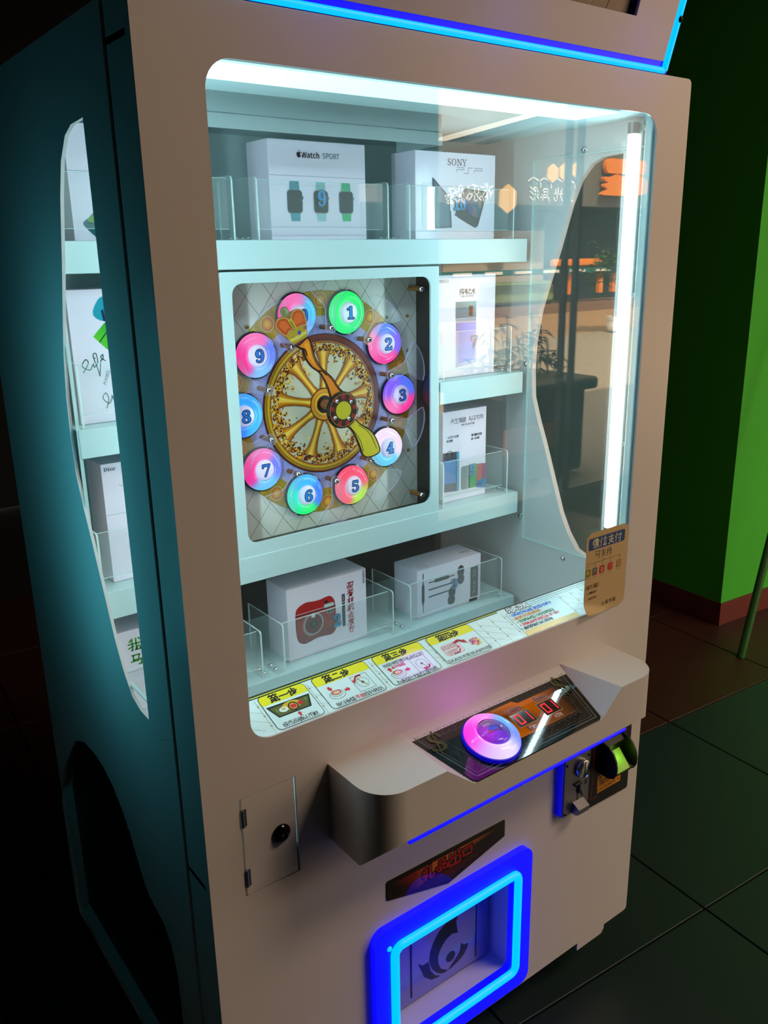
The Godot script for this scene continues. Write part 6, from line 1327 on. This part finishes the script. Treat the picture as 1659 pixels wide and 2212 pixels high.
	han(b, "元天 与口开", 0.008, 0.3015, 0.676, Color(0.6, 0.66, 0.7), 0.0007, 2, 1.15, true)
	part("front_print", b, "print", o); prize_no(o, Z, "3", 0.2512, 0.6838, 0.0178)
	b = mb(); b.xf = Transform3D(Basis(Vector3(1, 0, 0), Vector3(0, 0, -1), Vector3(0, 1, 0)), Vector3(0, 0.7283, 0))
	b.txt("AKG", "serif", 0.0065, 0.297, 0.3405, ink, 0, 1.2); b.txt("by HARMAN", "sans", 0.0018, 0.303, 0.333, ink, 0)
	for k in 4: b.txt(["PERFORMANCE", "FOR YOU", "REFERENCE", "IN EAR"][k], "sans", 0.0028, 0.1955 - k * 0.0058, 0.331 - (k % 2) * 0.005, Color(0.25, 0.3, 0.34), 0, 1.0, -PI / 2)
	part("top_print", b, "print", o)
	o = gift("writing_box", "white box with green brush characters at the left end of the bottom shelf", -0.381, -0.2, 0.637, 0.7668, Z, 0.06)
	b = front(Z); han(b, "我", 0.017, -0.348, 0.7445, Color(0.22, 0.55, 0.03), 0.0021, 1); han(b, "马", 0.0165, -0.3465, 0.7215, Color(0.22, 0.55, 0.03), 0.0021, 1); b.ln([-0.3885, 0.704, -0.2, 0.704], 0.0005, Color(0.3, 0.4, 0.4), 0); part("front_print", b, "print", o)

func sticker():
	var x0 := 0.2300; var x1 := 0.3282; var y0 := 0.7288; var y1 := 0.8632
	var curl := func(x: float, y: float) -> float:
		var d := maxf(0.0, 0.030 - ((x - x0) * 0.35 + (y - y0)))
		return 0.0012 + d * d * 13.0
	var rows := []
	for i in 25:
		var y: float = lerpf(y0, y1, i / 24.0)
		var a := x0; var c := x1
		var r := 0.011
		var dy := maxf(r - (y1 - y), 0.0)
		var ins := r - sqrt(maxf(r * r - dy * dy, 0.0))
		a += ins; c -= ins
		var dy2 := maxf(0.013 - (y - y0), 0.0); c -= 0.013 - sqrt(maxf(0.013 * 0.013 - dy2 * dy2, 0.0))
		var row := []
		for j in 17:
			var x: float = lerpf(a, c, j / 16.0)
			var lift: float = curl.call(x, y)
			row.append(Vector3(x - (lift - 0.0012) * 0.25, y + (lift - 0.0012) * 0.6 - 0.003 * clampf((x0 + 0.02 - x) / 0.02, 0, 1) * clampf((y0 + 0.02 - y) / 0.02, 0, 1) * -1.0, lift))
		rows.append(row)
	var o := thing("payment_sticker", "curling gold payment sticker with a blue title bar on the lower right of the window", "sticker", Vector3(0.279, 0.729, 0.0))
	var b := mb(); b.strip(rows); part("sheet", b, mk("sticker_gold", Color(0.8, 0.7, 0.5), 0.35), o)
	b = mb(); b.xf = Transform3D(Basis.IDENTITY, Vector3(0, 0, 0.0013))
	var brn := Color(0.2, 0.13, 0.07); var mid := Color(0.45, 0.35, 0.2)
	b.rect(0.2352, 0.8356, 0.3189, 0.8545, Color(0.02, 0.25, 0.52), 0, 0.0035); han(b, "微信支付", 0.0142, 0.2772, 0.8451, Color(0.92, 0.9, 0.72), 0.0013, 1, 1.22)
	han(b, "可支持", 0.0122, 0.2695, 0.8268, brn, 0.0009, 0, 1.12)
	b.ln([0.2372, 0.8085, 0.2372, 0.8145, 0.3105, 0.8145, 0.3105, 0.8085], 0.0005, brn, 0)
	for x in [0.2525, 0.269, 0.288]: b.ln([x, 0.8145, x, 0.8085], 0.0005, brn, 0)
	b.ln([0.2695, 0.8205, 0.2695, 0.8145], 0.0005, mid, 0)
	var ic := [[0.2373, Color(0.55, 0.5, 0.12)], [0.2518, Color(0.38, 0.38, 0.36)], [0.2685, Color(0.72, 0.08, 0.08)], [0.2878, Color(0.78, 0.12, 0.1)], [0.3088, Color(0.7, 0.35, 0.18)]]
	for k in 5:
		var x: float = ic[k][0]
		b.rect(x - 0.0057, 0.7945, x + 0.0057, 0.8065, ic[k][1], 0, 0.0022)
		if k == 0: b.pg(MB.ell(x - 0.001, 0.8012, 0.0036, 0.003), Color(0.72, 0.72, 0.25), 1)
		if k == 1: b.pg([x + 0.001, 0.7945, x + 0.0055, 0.7945, x + 0.0055, 0.799, x - 0.0005, 0.7965], Color(0.75, 0.15, 0.1), 1); b.ln([x - 0.003, 0.7985, x, 0.8045, x + 0.003, 0.799], 0.0009, Color(0.75, 0.75, 0.7), 1)
		if k == 2: b.ring(x, 0.7995, 0.0018, 0.003, Color(0.92, 0.75, 0.7), 1, 16); b.ln([x - 0.0025, 0.804, x + 0.0015, 0.8035], 0.001, Color(0.92, 0.75, 0.7), 1)
		if k == 3: han(b, "如意", 0.0042, x, 0.8027, Color(0.9, 0.5, 0.42), 0.0005, 1); han(b, "付口", 0.0042, x, 0.798, Color(0.9, 0.5, 0.42), 0.0005, 1)
		if k == 4: b.rect(x - 0.005, 0.7952, x + 0.005, 0.8058, Color(0.7, 0.56, 0.36), 1, 0.0018)
		b.ln([x - 0.0045, 0.7918, x + 0.0045, 0.7918], 0.0008, Color(0.6, 0.48, 0.3), 0)
	han(b, "操作流程:", 0.0072, 0.2495, 0.7772, Color(0.42, 0.25, 0.12), 0.0006, 0, 0.95)
	for k in 2:
		b.disc(0.2352, 0.7672 - k * 0.0092, 0.0006, brn, 0, 8); han(b, ["一用微信打开", "二取投币开始"][k], 0.0036, 0.2485, 0.7672 - k * 0.0092, Color(0.36, 0.24, 0.12), 0.0004, 0, 1.0)
	han(b, "云投币器", 0.0062, 0.289, 0.7425, brn, 0.0007, 0, 1.45)
	part("print", b, "print", o)
